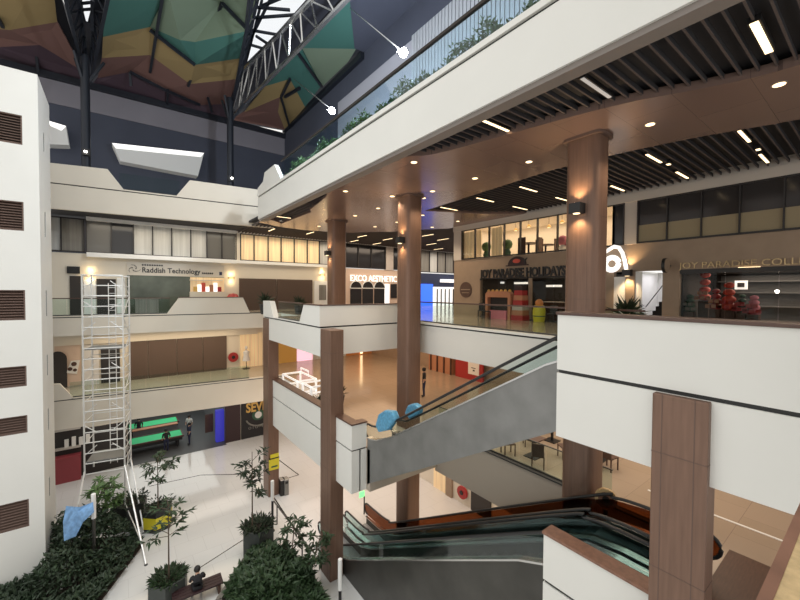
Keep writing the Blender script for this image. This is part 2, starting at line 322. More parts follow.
# ---- walls behind the galleries and the arcade
WY = 31.3
struct(MB().box(-6,WY,L2-.9, 17,WY+.25,2.3).box(7.35,WY-.06,2.2,7.75,WY+.2,4.6).build('wall_far_upper', 'cream_wall'), 'cream shop wall of the far upper gallery', 'wall')
struct(MB().box(17,WY,L2-.9, 23.6,WY+.25,2.15).build('wall_far_clinic', 'peach'), 'pale peach shop wall between the columns', 'wall')
struct(MB().box(23.6,WY,L2-.9, 40,WY+.25,2.0).build('wall_far_navy', 'navy'), 'navy shop wall at the end of the corridor', 'wall')
struct(MB().box(-1.6,WY-.45,2.08, 7.4,WY+.05,2.36).box(7.4,WY-.25,2.12, 17,WY+.05,2.36).box(7.35,WY-.3,4.5,40,WY+.05,4.66).box(-1.6,WY-.5,4.42,7.35,WY+.02,4.61).build('trim_6', 'white_paint'), 'white ledges under and over the far windows', 'trim')
struct(MB().box(-6,32.0,-7.95, 9.2,32.25,L1-.05+4.7).box(-6,32,G-.1,xat(127.5,32)-.02,32.25,-7.95).box(xat(224.5,32)+.02,32,G-.1,9.2,32.25,-7.95).box(9.2,32.0,G,30,32.25,L2-.9).build('wall_far_lower', 'cream_wall'), 'far wall of the lower storeys', 'wall')
struct(MB().box(-4.2,gf(-4.2,.25),4.62, 40,WY+2.2,4.72).build('ceiling_far', 'slat_dark'), 'dark ceiling void over the far galleries', 'ceiling')
# right-hand shop wall (X = 18.45)
WX = 18.45
b = MB(); b.box(WX,7.9,.85, WX+.25,18.3,2.12); b.box(WX,15.98,L2, WX+.25,18.3,.85); b.box(WX,7.9,L2, WX+.25,9.0,.85)
b.box(WX,-3,.95, WX+.25,7.9,2.17); b.box(WX,5.35,L2, WX+.25,5.95,.95); b.box(WX,17.6,2.12,WX+.25,18.3,4.3); b.box(WX+.25,18.05,L2,38,18.3,4.3)
struct(b.build('wall_arcade', 'taupe'), 'taupe shop wall along the arcade', 'wall')
struct(MB().box(WX-.12,-3,4.06, WX+.25,18.3,4.42).box(WX-.02,-3,4.42,WX+.25,18.3,4.9).box(WX-.03,6.98,2.17,WX+.2,7.5,4.06).box(WX-.03,17.6,2.12,WX+.2,18.32,4.06).build('trim_7', 'cornice'), 'pale cornice above the arcade windows', 'trim')
# middle and ground storeys behind the arcade
struct(MB().box(20.5,-3,L1,20.75,32,L2-.06).build('wall_middle_right', 'taupe'), 'taupe shop wall of the middle storey', 'wall')
struct(MB().box(15.7,-3,G,15.95,32,L1-.06).build('wall_ground_right', 'cream_wall'), 'cream shop wall of the ground storey', 'wall')
struct(MB().box(7.9,12.7,-6.7,30,22.9,L1-.06).box(9.5,22.9,-6.7,30,31.9,L1-.06).box(11.75,-3,-6.7,30,12.7,L1-.06).box(7.8,-3,-6.7,11.75,3.5,L1-.06).build('ceiling_ground', 'white_paint'), 'underside of the middle storey', 'ceiling')
struct(MB().box(11.95,-3,-2.2,30,15.3,L2-.06).box(7.3,15.3,-2.2,38,22.9,L2-.06).box(9.5,22.9,-2.2,38,31.3,L2-.06).box(7.45,-3,-2.2,11.95,3.7,L2-.06).build('ceiling_middle', 'white_paint'), 'underside of the arcade storey', 'ceiling')
# ---- top storey walls and roof
struct(MB().box(-16,38,2,14.2,38.3,15.9).build('wall_back', 'wall_slate'), 'dark slate wall behind the top gallery', 'wall')
struct(MB().box(-16,37.9,13.8,13.7,38.0,15.75).build('trim_8', 'wall_slate_light'), 'lighter band along the top of the dark back wall', 'trim')
struct(MB().box(13.7,-4,L3,14.0,38,16.6).build('wall_top_right', 'wall_slate'), 'dark slate side wall above the arcade', 'wall')
struct(MB().box(13.55,16.5,L3,13.7,26.0,14.4).build('trim_9', 'wall_floodlit'), 'lower band of the dark side wall with floodlight put into its colour', 'trim')  # paler colour carries the floodlight brightness on this stretch of wall
b = MB()
for i in range(80): b.box(13.52,-3+i*.25,L3, 13.62,-3+i*.25+.2,14.6)
b.box(13.6,-3,L3,13.7,17.0,14.6)
struct(b.build('wall_ribbed', 'ribbed'), 'pale ribbed cladding above the glass balustrade', 'wall')
struct(MB().pz([(12.98,22.5),(10.64,19),(6.2,14),(2,-4),(20,-4),(20,22.5)],16.5,16.8).build('ceiling_top', 'wall_slate'), 'dark flat ceiling beside the coloured roof', 'ceiling')
struct(MB().box(-30,39.5,2,-16,40,20).build('wall_back_left', 'wall_slate'), 'dark wall continuing behind the white tower', 'wall')
# ---- arcade soffit: dark void, slats, brown curved panels
struct(MB().box(7.3,-3,4.74,18.5,18.3,4.85).box(7.3,18.3,4.74,40,31.5,4.85).build('ceiling_void', 'slat_dark'), 'dark void above the slatted ceiling', 'ceiling')
b = MB()
y = -2.9
c_ = MB()
while y < 18.4: b.box(7.42,y,4.5,18.4,y+.035,4.515); c_.box(7.42,y,4.515,18.4,y+.035,4.62); y += .258
struct(c_.build('ceiling_slat_webs', 'slat_dark'), 'dark webs of the ceiling slats', 'ceiling')
struct(b.build('ceiling_slats', 'slat_brown'), 'brown ceiling slats across the arcade', 'ceiling')
b = MB(); x = 7.5
while x < 38: b.box(x,18.55,4.5,x+.04,31.2,4.62); x += .26
struct(b.build('ceiling_slats_far', 'slat_brown'), 'brown ceiling slats over the far corridor', 'ceiling')
def smooth(pts, n=6):
    out = []
    for i in range(len(pts)-1):
        p0 = pts[max(i-1,0)]; p1 = pts[i]; p2 = pts[i+1]; p3 = pts[min(i+2,len(pts)-1)]
        for k in range(n):
            t = k/n
            out.append(tuple(.5*((2*p1[j])+(-p0[j]+p2[j])*t+(2*p0[j]-5*p1[j]+4*p2[j]-p3[j])*t*t+(-p0[j]+3*p1[j]-3*p2[j]+p3[j])*t**3) for j in (0,1)))
    return out+[pts[-1]]
front = [(7.3,15.3),(7.3,9.95)]+smooth([(7.75,9.5),(8.25,8.6),(9.28,4.36),(10.08,2.6),(10.45,1.6),(10.5,.5),(10.5,-3)])
back = smooth([(13.9,-3),(13.9,.6),(13.75,1.7),(13.15,3.4),(12.75,5.2),(12.58,7),(12.62,8.4),(13.4,15.6)])
rest = [(16.4,14.2),(18.45,12.6),(18.45,18.9),(17.3,20.5),(16.5,22.2),(13.8,25.1),(12.5,25.5),(10.9,25.95),(8.95,25.7),(8.62,24.4),(8.67,19.8),(8.37,19.3),(7.8,16.1),(7.45,15.35)]
b = MB(); b.pz(front+back+rest, 4.4, 4.6); b.pz([(7.3,23.2),(8.62,24.4),(8.95,25.7),(7.3,24.9)],4.4,4.62)
struct(b.build('ceiling_soffit', 'soffit_brown'), 'brown metal soffit with curved edges', 'ceiling')
# panel joints as thin grooves in the soffit underside
# ---- white louvred tower at the left edge
b = MB(); LV = [(5.77,6.94),(2.34,3.5),(-1.25,-.04),(-3.94,-3.11),(-5.85,-5.13),(-9.73,-8.59)]
zs = [G]+[z for p in sorted(LV) for z in p]+[8.72]
TX0, TX1, TY0, TY1 = -12, -2.55, 21.18, 24.4
for i in range(0, len(zs), 2): b.box(TX0,TY0,zs[i],TX1,TY0+.3,zs[i+1])
for i in range(1, len(zs)-1, 2): b.box(-3.02,TY0,zs[i],TX1,TY0+.3,zs[i+1]); b.box(TX0,TY0,zs[i],-4.95,TY0+.3,zs[i+1])
SL = [(6.0,6.85),(2.3,3.4),(-1.2,-.05),(-3.85,-2.9),(-6.3,-5.3),(-9.3,-8.4)]
z0 = G
for a, c in sorted(SL):
    b.box(TX1-.3,TY0+.3,z0,TX1,TY1,a); b.box(TX1-.3,TY0+.3,a,TX1,22.45,c); b.box(TX1-.3,22.75,a,TX1,TY1,c); z0 = c
b.box(TX1-.3,TY0+.3,z0,TX1,TY1,8.72); b.box(TX0,TY0+.3,8.5,TX1-.3,TY1,8.72)
struct(b.build('wall_tower', 'white_panel'), 'tall cream tower wall at the left edge', 'wall')
struct(MB().box(TX0,TY0+.32,G,TX1-.34,TY1-.1,8.5).build('wall_tower_core', 'louver_back'), 'dark inside of the tower', 'wall')
names = ['topmost louvred vent on the cream tower, just under its roof edge','second louvred vent from the top of the cream tower, catching a pale reflection','third louvred vent from the top of the cream tower, level with the gallery railing','fourth louvred vent from the top of the cream tower','fifth louvred vent from the top of the cream tower','lowest louvred vent on the cream tower, near the planting']
for (a, c), lab in zip(LV, names):
    cx = -4; t = thing('louver_vent', lab, 'vent', (cx,TY0+.1,a), 'louvred vents of the tower')
    f = MB(); f.box(-4.95,TY0+.02,a,-4.9,TY0+.28,c); f.box(-3.07,TY0+.02,a,-3.02,TY0+.28,c); f.box(-4.9,TY0+.02,c-.04,-3.07,TY0+.28,c); f.box(-4.9,TY0+.02,a,-3.07,TY0+.28,a+.04)
    fr = f.build('frame', 'louver_brown', t)
    s = MB(); n = max(6, int((c-a)/.115))
    for i in range(n):
        z = a+.05+(c-a-.1)*i/n; s.add([(-4.9,TY0+.04,z),(-3.07,TY0+.04,z),(-3.07,TY0+.2,z+.1),(-4.9,TY0+.2,z+.1),(-4.9,TY0+.04,z+.02),(-3.07,TY0+.04,z+.02),(-3.07,TY0+.2,z+.12),(-4.9,TY0+.2,z+.12)],[(0,1,2,3),(7,6,5,4),(0,4,5,1),(1,5,6,2),(2,6,7,3),(3,7,4,0)])
    s.build('blades', 'louver_brown', fr)
for i, (a, c) in enumerate(SL):
    struct(MB().box(TX1-.06,22.46,a+.01,TX1-.02,22.74,c-.01).build('window_%d' % (i+1), 'slit_dark'), 'slit window in the side of the tower', 'window')
# ================================================================ ROOF
def A(x, y, z): return on_z(x, y, z)
def facet(lst, m, name, label, lift=.12):
    b = MB()
    for pts in lst:
        P = [A(*p) for p in pts]; b.slab(P, (0,0,lift))
    struct(b.build(name, m), label, 'ceiling')
zb, zr = 16.4, 17.4
g0,g1,g2,g3 = (103,37,zb),(150,27,zr),(195,65,zb),(243,58,zr)
t0,t1,t2,t3 = (102,58,zb),(150,55,zr-.4),(190,84,zb),(238,79,zr-.5)
d0,d1,d2,d3,d4 = (98,78,zb),(130,72,zr-.5),(165,90,zb),(200,105,zb),(228,104,zr-.7)
hub = (222,3,18.6)
facet([[(108,-60,zb),(165,-60,zr),(162,0,zr),(106,0,zb)],[hub,(168,-8,zr),(150,27,zr),(180,40,zb+.3)],[(165,-60,zr),(168,-8,zr),hub,(262,-10,17),(275,-70,17)],[hub,(262,-10,17),(252,30,17),(195,42,16.9)],[hub,(180,40,zb+.3),(195,42,16.9)]], 'roof_olive', 'ceiling_roof_olive', 'olive green roof panels around the hub')
facet([[(106,0,zb),(162,0,zr),g1,g0],[g1,(180,40,zb+.3),(195,42,16.9),g2],[(195,42,16.9),(252,30,17),g3,g2]], 'roof_teal', 'ceiling_roof_teal', 'teal green roof panels below the olive ones')
facet([[g0,g1,t1,t0],[g1,g2,t2,t1],[g2,g3,t3,t2]], 'roof_tan', 'ceiling_roof_tan', 'tan roof panels in the middle row')
facet([[t0,t1,d1,d0],[t1,t2,d2,d1],[t2,t3,d4,d3],[t2,d3,d2]], 'roof_rust', 'ceiling_roof_rust', 'rust coloured roof panels above the eaves')
eL, eR = (70,83.5,15.75), (285,131,16.0)
facet([[d0,d1,d2,(165,107,15.75),(90,88.5,15.75)],[d2,d3,d4,(232,120,15.9),(165,107,15.75)]], 'roof_plum', 'ceiling_roof_plum', 'plum coloured lowest roof panels')
# left of the first roof truss
facet([[(-90,-40,zb),(50,-40,zr),(57,22,zr-.3),(10,30,zb),(-90,22,zb)]], 'roof_tan', 'ceiling_roof_tan_left', 'tan roof panel in the top left corner')
facet([[(-90,22,zb),(10,30,zb),(57,22,zr-.3),(84,72,zb),(40,45,zr-.7),(0,47,zb),(-90,40,zb)]], 'roof_rust', 'ceiling_roof_rust_left', 'rust roof panel in the top left corner')
facet([[(-90,40,zb),(0,47,zb),(40,45,zr-.7),(84,72,zb),(88,88,15.75),(-90,48,15.75)]], 'roof_plum', 'ceiling_roof_plum_left', 'plum roof panel behind the white tower')
# right of the second truss
facet([[(360,-20,16.6),(347,2,16.6),(302,48,17.2),(356,49,16.6)],[(302,50,17.2),(266,86,17),(290,79,16.9),(305,107,16.3),(321,86,16.4)]], 'roof_teal', 'ceiling_roof_teal_right', 'teal roof panels beside the right hand truss')
facet([[(302,48,17.2),(356,49,16.6),(348,62,16.5),(322,87,16.4)]], 'roof_olive', 'ceiling_roof_olive_right', 'pale olive roof panel near the side wall')
facet([[(266,86,17),(290,79,16.9),(280,97,16.6),(245,112,16.6)],[(290,79,16.9),(305,107,16.3),(285,130,16.1),(278,112,16.4),(280,97,16.6)]], 'roof_tan', 'ceiling_roof_tan_right', 'tan roof panels in the far corner')
facet([[(245,112,16.6),(280,97,16.6),(278,112,16.4),(285,130,16.1),(232,120,15.9)]], 'roof_rust', 'ceiling_roof_rust_right', 'rust roof panels in the far corner')
# backing above the facets so that no sky leaks round them
P = [A(*p) for p in [(-120,-80,18.9),(62,-80,18.9),(62,0,18.9),(88,60,18.7),(88,90,16.2),(-120,45,16.2)]]
b = MB().slab(P, (0,0,.1))
P = [A(*p) for p in [(98,-80,18.9),(262,-80,18.9),(256,0,18.9),(240,70,18.6),(233,124,16.2),(88,90,16.2),(88,60,18.7),(98,0,18.9)]]; b.slab(P, (0,0,.1))
P = [A(*p) for p in [(330,-80,18.9),(312,0,18.9),(240,70,18.6),(233,122,16.9),(286,131,16.9),(365,50,17.2),(365,-40,17.5)]]; b.slab(P, (0,0,.1))
# dark funnels below the skylights, between the truss chords
b.slab([A(*p,17.9) for p in [(52,-60),(74,-60),(85,22),(90,24),(101,-60),(118,-60),(93,88),(84,88)]], (0,0,.1))
b.slab([A(*p,17.3) for p in [(254,-60),(262,-60),(246,62),(250,64),(334,-30),(366,-30),(234,117),(229,117),(241,60)]], (0,0,.1))
struct(b.build('ceiling_roof_deck', 'roof_dark'), 'dark roof deck over the coloured panels', 'ceiling')
# ridge and hip bars of the roof
b = MB()
for p, q in [((165,-40,zr),(162,0,zr)),((162,0,zr),(150,72,zr-.5)),(hub,(188,86,zb)),((222,3,18.4),(252,34,16.9)),((35,40,zr),(38,72,15.8)),((130,72,zr-.5),(131,86,16)),((168,90,zb),(167,106,15.9)),((-2,18,zb),(3,27,zb)),((208,98,zb),(212,112,16)),((298,53,17.1),(322,87,16.3)),((281,97,16.5),(290,128,16)),((290,79,16.8),(281,97,16.5)),((300,88,16.3),(285,97,16.3)),((92,0,17.5),(92,30,16.6)),((195,65,zb-.1),(150,30,zr-.1)),((130,72,zr-.6),(165,90,zb-.1)),((165,90,zb-.1),(200,105,zb-.1))]:
    b.bar(A(p[0],p[1],p[2]-.12), A(q[0],q[1],q[2]-.12), .16, .2)
struct(b.build('trim_roof_ribs', 'steel_black'), 'dark steel ribs under the roof panels', 'trim')
struct(MB().box(-16,37.6,15.5,13.9,38.0,15.95).box(13.4,22.4,16.0,13.8,37.7,16.4).build('trim_eaves', 'steel_black'), 'dark steel eaves beam', 'trim')
# roof trusses fanning out from the posts
def truss(name, label, p, q, hb, ht, n, m='steel_black', ch=.16):
    """p,q plan ends (pixel, z) of the bottom chord; top chord ht above"""
    P0 = A(*p); Q0 = A(*q); t = thing(name, label, 'truss', (P0.x,P0.y,P0.z))
    MB().bar(P0,Q0,ch).build('bottom_chord', m, t)
    P1 = A(*hb); Q1 = A(*ht); MB().bar(P1,Q1,ch).build('top_chord', m, t); w = MB()
    for i in range(n):
        a = P0.lerp(Q0,i/n); c = P1.lerp(Q1,(i+.5)/n); d = P0.lerp(Q0,(i+1)/n); w.bar(a,c,.09); w.bar(c,d,.09)
    w.build('web', m, t)
truss('roof_truss', 'dark steel truss on the left side of the left skylight', (87,84,15.2),(58,-30,15.6),(88,64,16.8),(74,-30,17.4),7)
truss('roof_truss', 'dark steel truss on the right side of the left skylight', (90,84,15.2),(114,-30,15.6),(90,64,16.8),(99,-30,17.4),7)
truss('roof_truss', 'dark steel truss on the left side of the large skylight', (230,116,15.2),(258,-30,15.8),(236,98,16.4),(264,-30,17.0),9)
truss('roof_truss', 'lattice steel truss, brighter steel for its lit look, on the right side of the large skylight', (231,118,15.2),(376,-30,15.8),(240,74,16.8),(341,-30,17.2),11, 'steel_bright', .2)  # lit members: their brightness is put into a lighter steel
b = MB()
for p, q in [((74,-20),(85,22)),((100,-20),(89,22)),((77,4),(94,2)),((80,10),(92,9))]: b.bar(A(*p,17.6),A(*q,17.6),.12)
for p, q in [((262,0),(245,66)),((252,18),(306,14)),((253,7),(290,10)),((250,30),(285,36)),((248,44),(268,50)),((275,-10),(250,40)),((300,-10),(262,6)),((256,36),(268,44))]: b.bar(A(*p,17.9),A(*q,17.9),.14)
struct(b.build('trim_skylight_bars', 'steel_black'), 'dark glazing bars of the skylights', 'trim')
b = MB().slab([A(*p,18.2) for p in [(55,-60),(108,-60),(97,0),(88,50),(66,0)]], (0,0,.04)); b.slab([A(*p,18.2) for p in [(245,-70),(360,-70),(325,0),(236,80)]], (0,0,.04))
struct(b.build('window_skylight', 'glass_sky'), 'skylight glass between the roof trusses', 'window')
# posts under the trusses, with small lamps
for i, (px_, lab, lz) in enumerate([(88,'tall dark roof post rising behind the cream tower',9.0),(231,'tall dark roof post rising behind the nose of the fascia',8.93)]):
    X = xat(px_, 32.5); t = thing('roof_post', lab, 'post', (X,32.5,4.8))
    MB().lathe([(.25,0),(.25,10.6)],(X,32.5,4.8),14).build('shaft', 'steel_black', t, smooth=True)
    MB().lathe([(.32,0),(.2,.35)],(X,32.5,4.8),14).build('foot', 'steel_black', t)
    k = MB()
    for a, dz in ((0,1.8),(2.1,1.8),(4.2,1.8)): k.bar((X,32.5,13.4),(X+1.0*math.cos(a),32.5+.6*math.sin(a),15.3),.14)
    k.build('strut', 'steel_black', t)
    o = thing('post_lamp', ['small lit spotlight on the roof post behind the tower','small lit spotlight on the roof post behind the fascia nose'][i], 'spotlight', (X,32.1,lz))
    MB().box(X-.2,32.06,lz-.2,X+.2,32.26,lz+.2).build('housing', 'black', o); MB().lathe([(.08,0),(.08,.1)],(X,32.0,lz-.05),12).build('lens', 'lamp_white', o)
# bright roof-light boxes on the back wall
def skybox(pts, label):
    P = [on_y(x,y,37.0) for x,y in pts]; t = thing('wall_lightbox', label, 'light box', (P[0].x,37.4,P[-1].z))
    n = len(P); b = MB().slab(P, (0,1.0,0)); b.build('box', 'white_paint', t)
    cx = sum(p.x for p in P)/n; cz = sum(p.z for p in P)/n
    top = [P[0],P[1],Vector((P[1].x-.25,37,P[1].z-.4)),Vector((P[0].x+.25,37,P[0].z-.35))]
    MB().slab([p+Vector((0,-.02,0)) for p in top], (0,.02,0)).build('diffuser', 'white_lit', t)
skybox([(112,143),(204,153),(198,176),(120,161)], 'slanted white light box on the dark back wall')
skybox([(46,120),(66,126),(69,145),(46,144)], 'small white light box peeking out beside the tower')
# flood lights on arms above the balustrade
for i, (x, y, ax, ay, lab) in enumerate([(403,52,350,8,'upper bright floodlight on a slanting rod above the glass balustrade'),(332,110,294,79,'lower bright floodlight on a slanting rod above the glass balustrade')]):
    p = on_x(x,y,8.6); q = on_z(ax,ay,16.3); t = thing('floodlight', lab, 'floodlight', p)
    MB().tube([p,q],.03,6).build('rod', 'steel_bright', t)
    b = MB(); b.lathe([(.1,.1),(.2,.05),(.22,-.05)],p,14); b.build('housing', 'black', t); 
    MB().ball(p-Vector((.03,.06,.06)),.17,12).build('lamp', 'flood', t)
# ================================================================ COLUMNS
def seams(b, x0, y0, x1, y1, z0, z1):
    pass
def upper_column(x0, y0, x1, y1, label, zb=G):
    t = thing('column', label, 'column', ((x0+x1)/2,(y0+y1)/2,zb))
    r = .16; poly = []
    for cx, cy, a0 in ((x1-r,y1-r,0),(x0+r,y1-r,90),(x0+r,y0+r,180),(x1-r,y0+r,270)):
        for k in range(4): a = math.radians(a0+30*k); poly.append((cx+r*math.cos(a),cy+r*math.sin(a)))
    MB().pz(poly, zb, SOF-.02).build('shaft', 'brown_panel', t, smooth=True)
    ring = [((x-(x0+x1)/2)*1.22+(x0+x1)/2,(y-(y0+y1)/2)*1.22+(y0+y1)/2) for x,y in poly]
    MB().pz(ring, SOF-.1, SOF-.02).build('collar', 'louver_brown', t, smooth=True)
    s = MB()
    for f in (.3,.7): s.box(x0-.003,y0+.8*f,zb,x0+.01,y0+.8*f+.008,4.3)
    for z in (-.2,2.1,-4.2,-8.5):
        if z > zb: s.box(x0-.004,y0+r,z,x0+.01,y1-r,z+.012); s.box(x0+r,y0-.004,z,x1-r,y0+.01,z+.012)
    s.build('seam', 'louver_brown', t)
    return t
upper_column(10.4, 4.93, 11.15, 5.85, 'big brown clad column in front of the travel shop sign, rising through the picture')
upper_column(10.4, 13.2, 11.25, 14.1, 'brown clad column at the far corner of the escalator opening')
upper_column(10.55, 20.85, 11.5, 21.75, 'brown clad column furthest back, beside the curtained windows', L2)
def wall_lamp(p, face, label):
    t = thing('wall_lamp', label, 'wall lamp', p); x, y, z = p
    if face == '-x': MB().box(x-.3,y-.16,z-.14,x,y+.16,z+.14).build('housing', 'black', t); c = (x-.17,y)
    else: MB().box(x-.16,y-.3,z-.14,x+.16,y,z+.14).build('housing', 'black', t); c = (x,y-.17)
    MB().lathe([(.09,0),(.09,.012)],(c[0],c[1],z+.14),12).build('lens', 'lamp_warm', t)
    MB().lathe([(.09,0),(.09,.012)],(c[0],c[1],z-.152),12).build('lens', 'lamp_warm', t)
    for s in (1,-1): 
        L = bpy.data.lights.new('lamp', 'SPOT'); L.energy = 100; L.color = (1,.68,.36); L.spot_size = math.radians(120); L.spot_blend = .8; L.shadow_soft_size = .05
        o = bpy.data.objects.new('lamp', L); C.objects.link(o); o.parent = t; o.location = Vector((c[0]-x,c[1]-y,.2*s)); o.rotation_euler = (math.pi if s > 0 else 0,0,0)
wall_lamp((10.4,5.4,on_x(582,208,10.3).z),'-x','black up and down wall lamp on the big column by the travel shop sign')
wall_lamp((10.4,13.6,on_x(403,240,10.3).z),'-x','black up and down wall lamp on the column at the corner of the opening')
wall_lamp((10.55,21.3,on_x(328,253,10.4).z),'-x','black up and down wall lamp on the column beside the curtained windows')
def slim_column(x0, y0, x1, y1, zt, label):
    t = thing('slim_column', label, 'column', ((x0+x1)/2,(y0+y1)/2,G)); MB().box(x0,y0,G,x1,y1,zt).build('shaft', 'brown_panel', t, bevel=.02)
    s = MB(); s.box(x0-.004,y0+(y1-y0)*.22,G,x0+.01,y0+(y1-y0)*.22+.012,zt); s.box(x0-.004,y0+(y1-y0)*.8,G,x0+.01,y0+(y1-y0)*.8+.012,zt)
    for z in (-2.6,-4.5,-7.5,-10): s.box(x0-.004,y0,z,x0+.01,y1,z+.012); s.box(x0,y0-.004,z,x1,y0+.01,z+.012)
    s.build('seam', 'louver_brown', t); return t
slim_column(6.93,13.93,7.55,14.88,L2-.04,'tall slim brown column in the middle, standing beside the escalator foot')
slim_column(6.93,21.93,7.55,22.9,L2-.04,'slim brown column with yellow signs at its base')
slim_column(6.98,1.62,7.4,2.36,L2-.04,'broad brown column in the right foreground under the white parapet')
# ================================================================ CEILING LAMPS
def linear(p, ax, L, label, m='lamp_warm', w=.075):
    x, y, z = p; t = thing('linear_light', label, 'ceiling light', (x,y,z), 'linear lights between the ceiling slats')
    if ax == 'x': h = MB().box(x-L/2,y-w/2-.03,z,x+L/2,y+w/2+.03,z+.1).build('housing', 'black', t); MB().box(x-L/2+.02,y-w/2,z-.015,x+L/2-.02,y+w/2,z).build('diffuser', m, h)
    else: h = MB().box(x-w/2-.03,y-L/2,z,x+w/2+.03,y+L/2,z+.1).build('housing', 'black', t); MB().box(x-w/2,y-L/2+.02,z-.015,x+w/2,y+L/2-.02,z).build('diffuser', m, h)
ZL = 4.47
linear((9.05,1.5,ZL),'x',1.3,'brightest slat ceiling light, near the top right corner', w=.11)
linear((8.4,4.03,ZL),'x',1.3,'unlit grey slat ceiling light beside the white fascia','lamp_dim')
linear((8.08,6.57,ZL),'x',1.28,'lit slat ceiling light under the middle of the white fascia')
linear((8.0,22.55,ZL),'x',1.1,'slat ceiling light under the nose of the white fascia')
for j, y in enumerate([2.68,4.93,7.23,9.7,12.1,14.6]):
    linear((14.3,y,ZL),'x',1.28,'slat ceiling light in the row nearer the brown soffit, %s from the right' % ORD[j])
    linear((17.15,y+.03,ZL),'x',1.28,'slat ceiling light in the row along the shop windows, %s from the right' % ORD[j])
FAR = [(9.06,27.8),(11.9,27.4),(16.88,29.2),(19.47,29.5),(15.92,26.3),(18.54,26.4),(19.7,22.5),(22.3,23.5),(23.65,26.5),(27.0,29.1)]
WORDS = ['at the left end, over the fascia nose','second from the left, before the curtained windows','over the arched clinic front, left','over the arched clinic front, right','beside the soffit edge between the columns','beside the corner column, high','just right of the corner column','at the far right over the corridor, highest','over the corridor towards the blue shop','furthest back over the blue shop']
for (x, y), wd in zip(FAR, WORDS): linear((x,y,ZL),'y',1.4,'far corridor ceiling light '+wd)
# small square companions in the slat zone
for j, (x, y) in enumerate([(13.0,2.62),(15.3,4.98),(15.9,2.8)]):
    t = thing('slat_spotlight', 'small spot beside a slat light, %s from the right' % ORD[[0,2,1][j]], 'spotlight', (x,y,4.5), 'small slat spotlights')
    MB().box(x-.1,y-.22,4.46,x+.1,y-.08,4.6).build('housing', 'black', t); MB().box(x-.08,y-.2,4.445,x+.08,y-.1,4.46).build('lens', 'lamp_warm', t)
DL = [(8.03,14.67,'in the soffit edge row, beyond the fascia slats'),(8.07,9.95,'in the soffit edge row, beside the point of the front slats'),
      (11.04,16.6,'in the long middle row, just past the corner column'),(11.06,19.06,'in the long middle row, halfway between the two far columns'),(10.92,23.67,'in the long middle row, furthest away'),
      (11.5,13.45,'touching the collar of the corner column on its right'),(10.15,14.1,'touching the collar of the corner column on its left'),(11.03,12.3,'in the long middle row, just before the corner column'),
      (11.07,9.89,'in the long middle row, halfway between the near columns'),(11.1,7.53,'in the long middle row, just beyond the big near column'),(11.12,3.94,'in the long middle row, just in front of the big near column'),(11.13,1.56,'in the long middle row, nearest to the right edge'),
      (14.0,21.44,'in the back row, left'),(14.19,19.17,'in the back row, behind the corner column'),(14.04,16.5,'in the back row, right of the corner column'),(17.16,19.15,'beside the end of the shop block, further'),(16.96,16.52,'beside the end of the shop block, nearer')]
for x, y, wd in DL:
    t = thing('downlight', 'round recessed downlight '+wd, 'downlight', (x,y,4.385), 'round downlights in the brown soffit')
    h = MB().lathe([(.13,0),(.13,.02)],(x,y,4.385),16).build('trim_ring', 'soffit_trim', t, smooth=True)
    MB().lathe([(.105,0),(.105,.008)],(x,y,4.378),16).build('lens', 'lamp_warm', h)
# ================================================================ GLASS BALUSTRADES
def railing(name, label, p, q, z0, z1, n, m='glass', rail='brown_cap', rr=.035, foot=True):
    p = Vector((*p,0)); q = Vector((*q,0)); mid = (p+q)/2; t = thing(name, label, 'railing', (mid.x,mid.y,z0))
    d = (q-p); L = d.length; d.normalize(); s = Vector((-d.y,d.x,0))*.008
    for i in range(n):
        a = p+d*(L*i/n+.012); c = p+d*(L*(i+1)/n-.012)
        MB().pz([(a-s).to_2d(),(c-s).to_2d(),(c+s).to_2d(),(a+s).to_2d()], z0, z1-.02).build('glass_panel', m, t)
    if rail: MB().bar((p.x,p.y,z1),(q.x,q.y,z1),rr*2,rr*1.6).build('handrail', rail, t)
    if foot: MB().bar((p.x,p.y,z0+.03),(q.x,q.y,z0+.03),.05,.06).build('shoe', 'steel_dark', t)
    return t
railing('glass_railing', 'long glass balustrade with planting behind it on top of the overhead fascia', (FX+.1,20.4), (FX+.1,-3), L3+.16, 7.08, 15, m='glass_roof', rail='louver_back', rr=.05)
railing('glass_railing', 'glass balustrade along the escalator opening in front of the travel shop', (11.76,14.9), (11.76,4.2), L2+.12, -.52, 9)
railing('glass_railing', 'short glass balustrade set in the corner parapet left of the column', (7.1,20.6), (7.1,17.2), L2+.08, -.62, 3)
railing('glass_railing', 'glass balustrade of the left gallery behind the scaffold, under the technology shop', (2.6,gf(2.6,.1)), (-3.6,gf(-3.6,.1)), L2+.09, -.52, 5)
railing('glass_railing', 'frameless glass balustrade of the middle left gallery', (7.3,gf(7.3,.1)), (-2.3,gf(-2.3,.1)), L1+.09, -5.3, 8, rail=None)
railing('glass_railing', 'glass balustrade in the gap of the top left gallery parapet', (3.2,gf(3.2,.1)), (.1,gf(.1,.1)), L3+.1, 7.0, 2, rail=None)
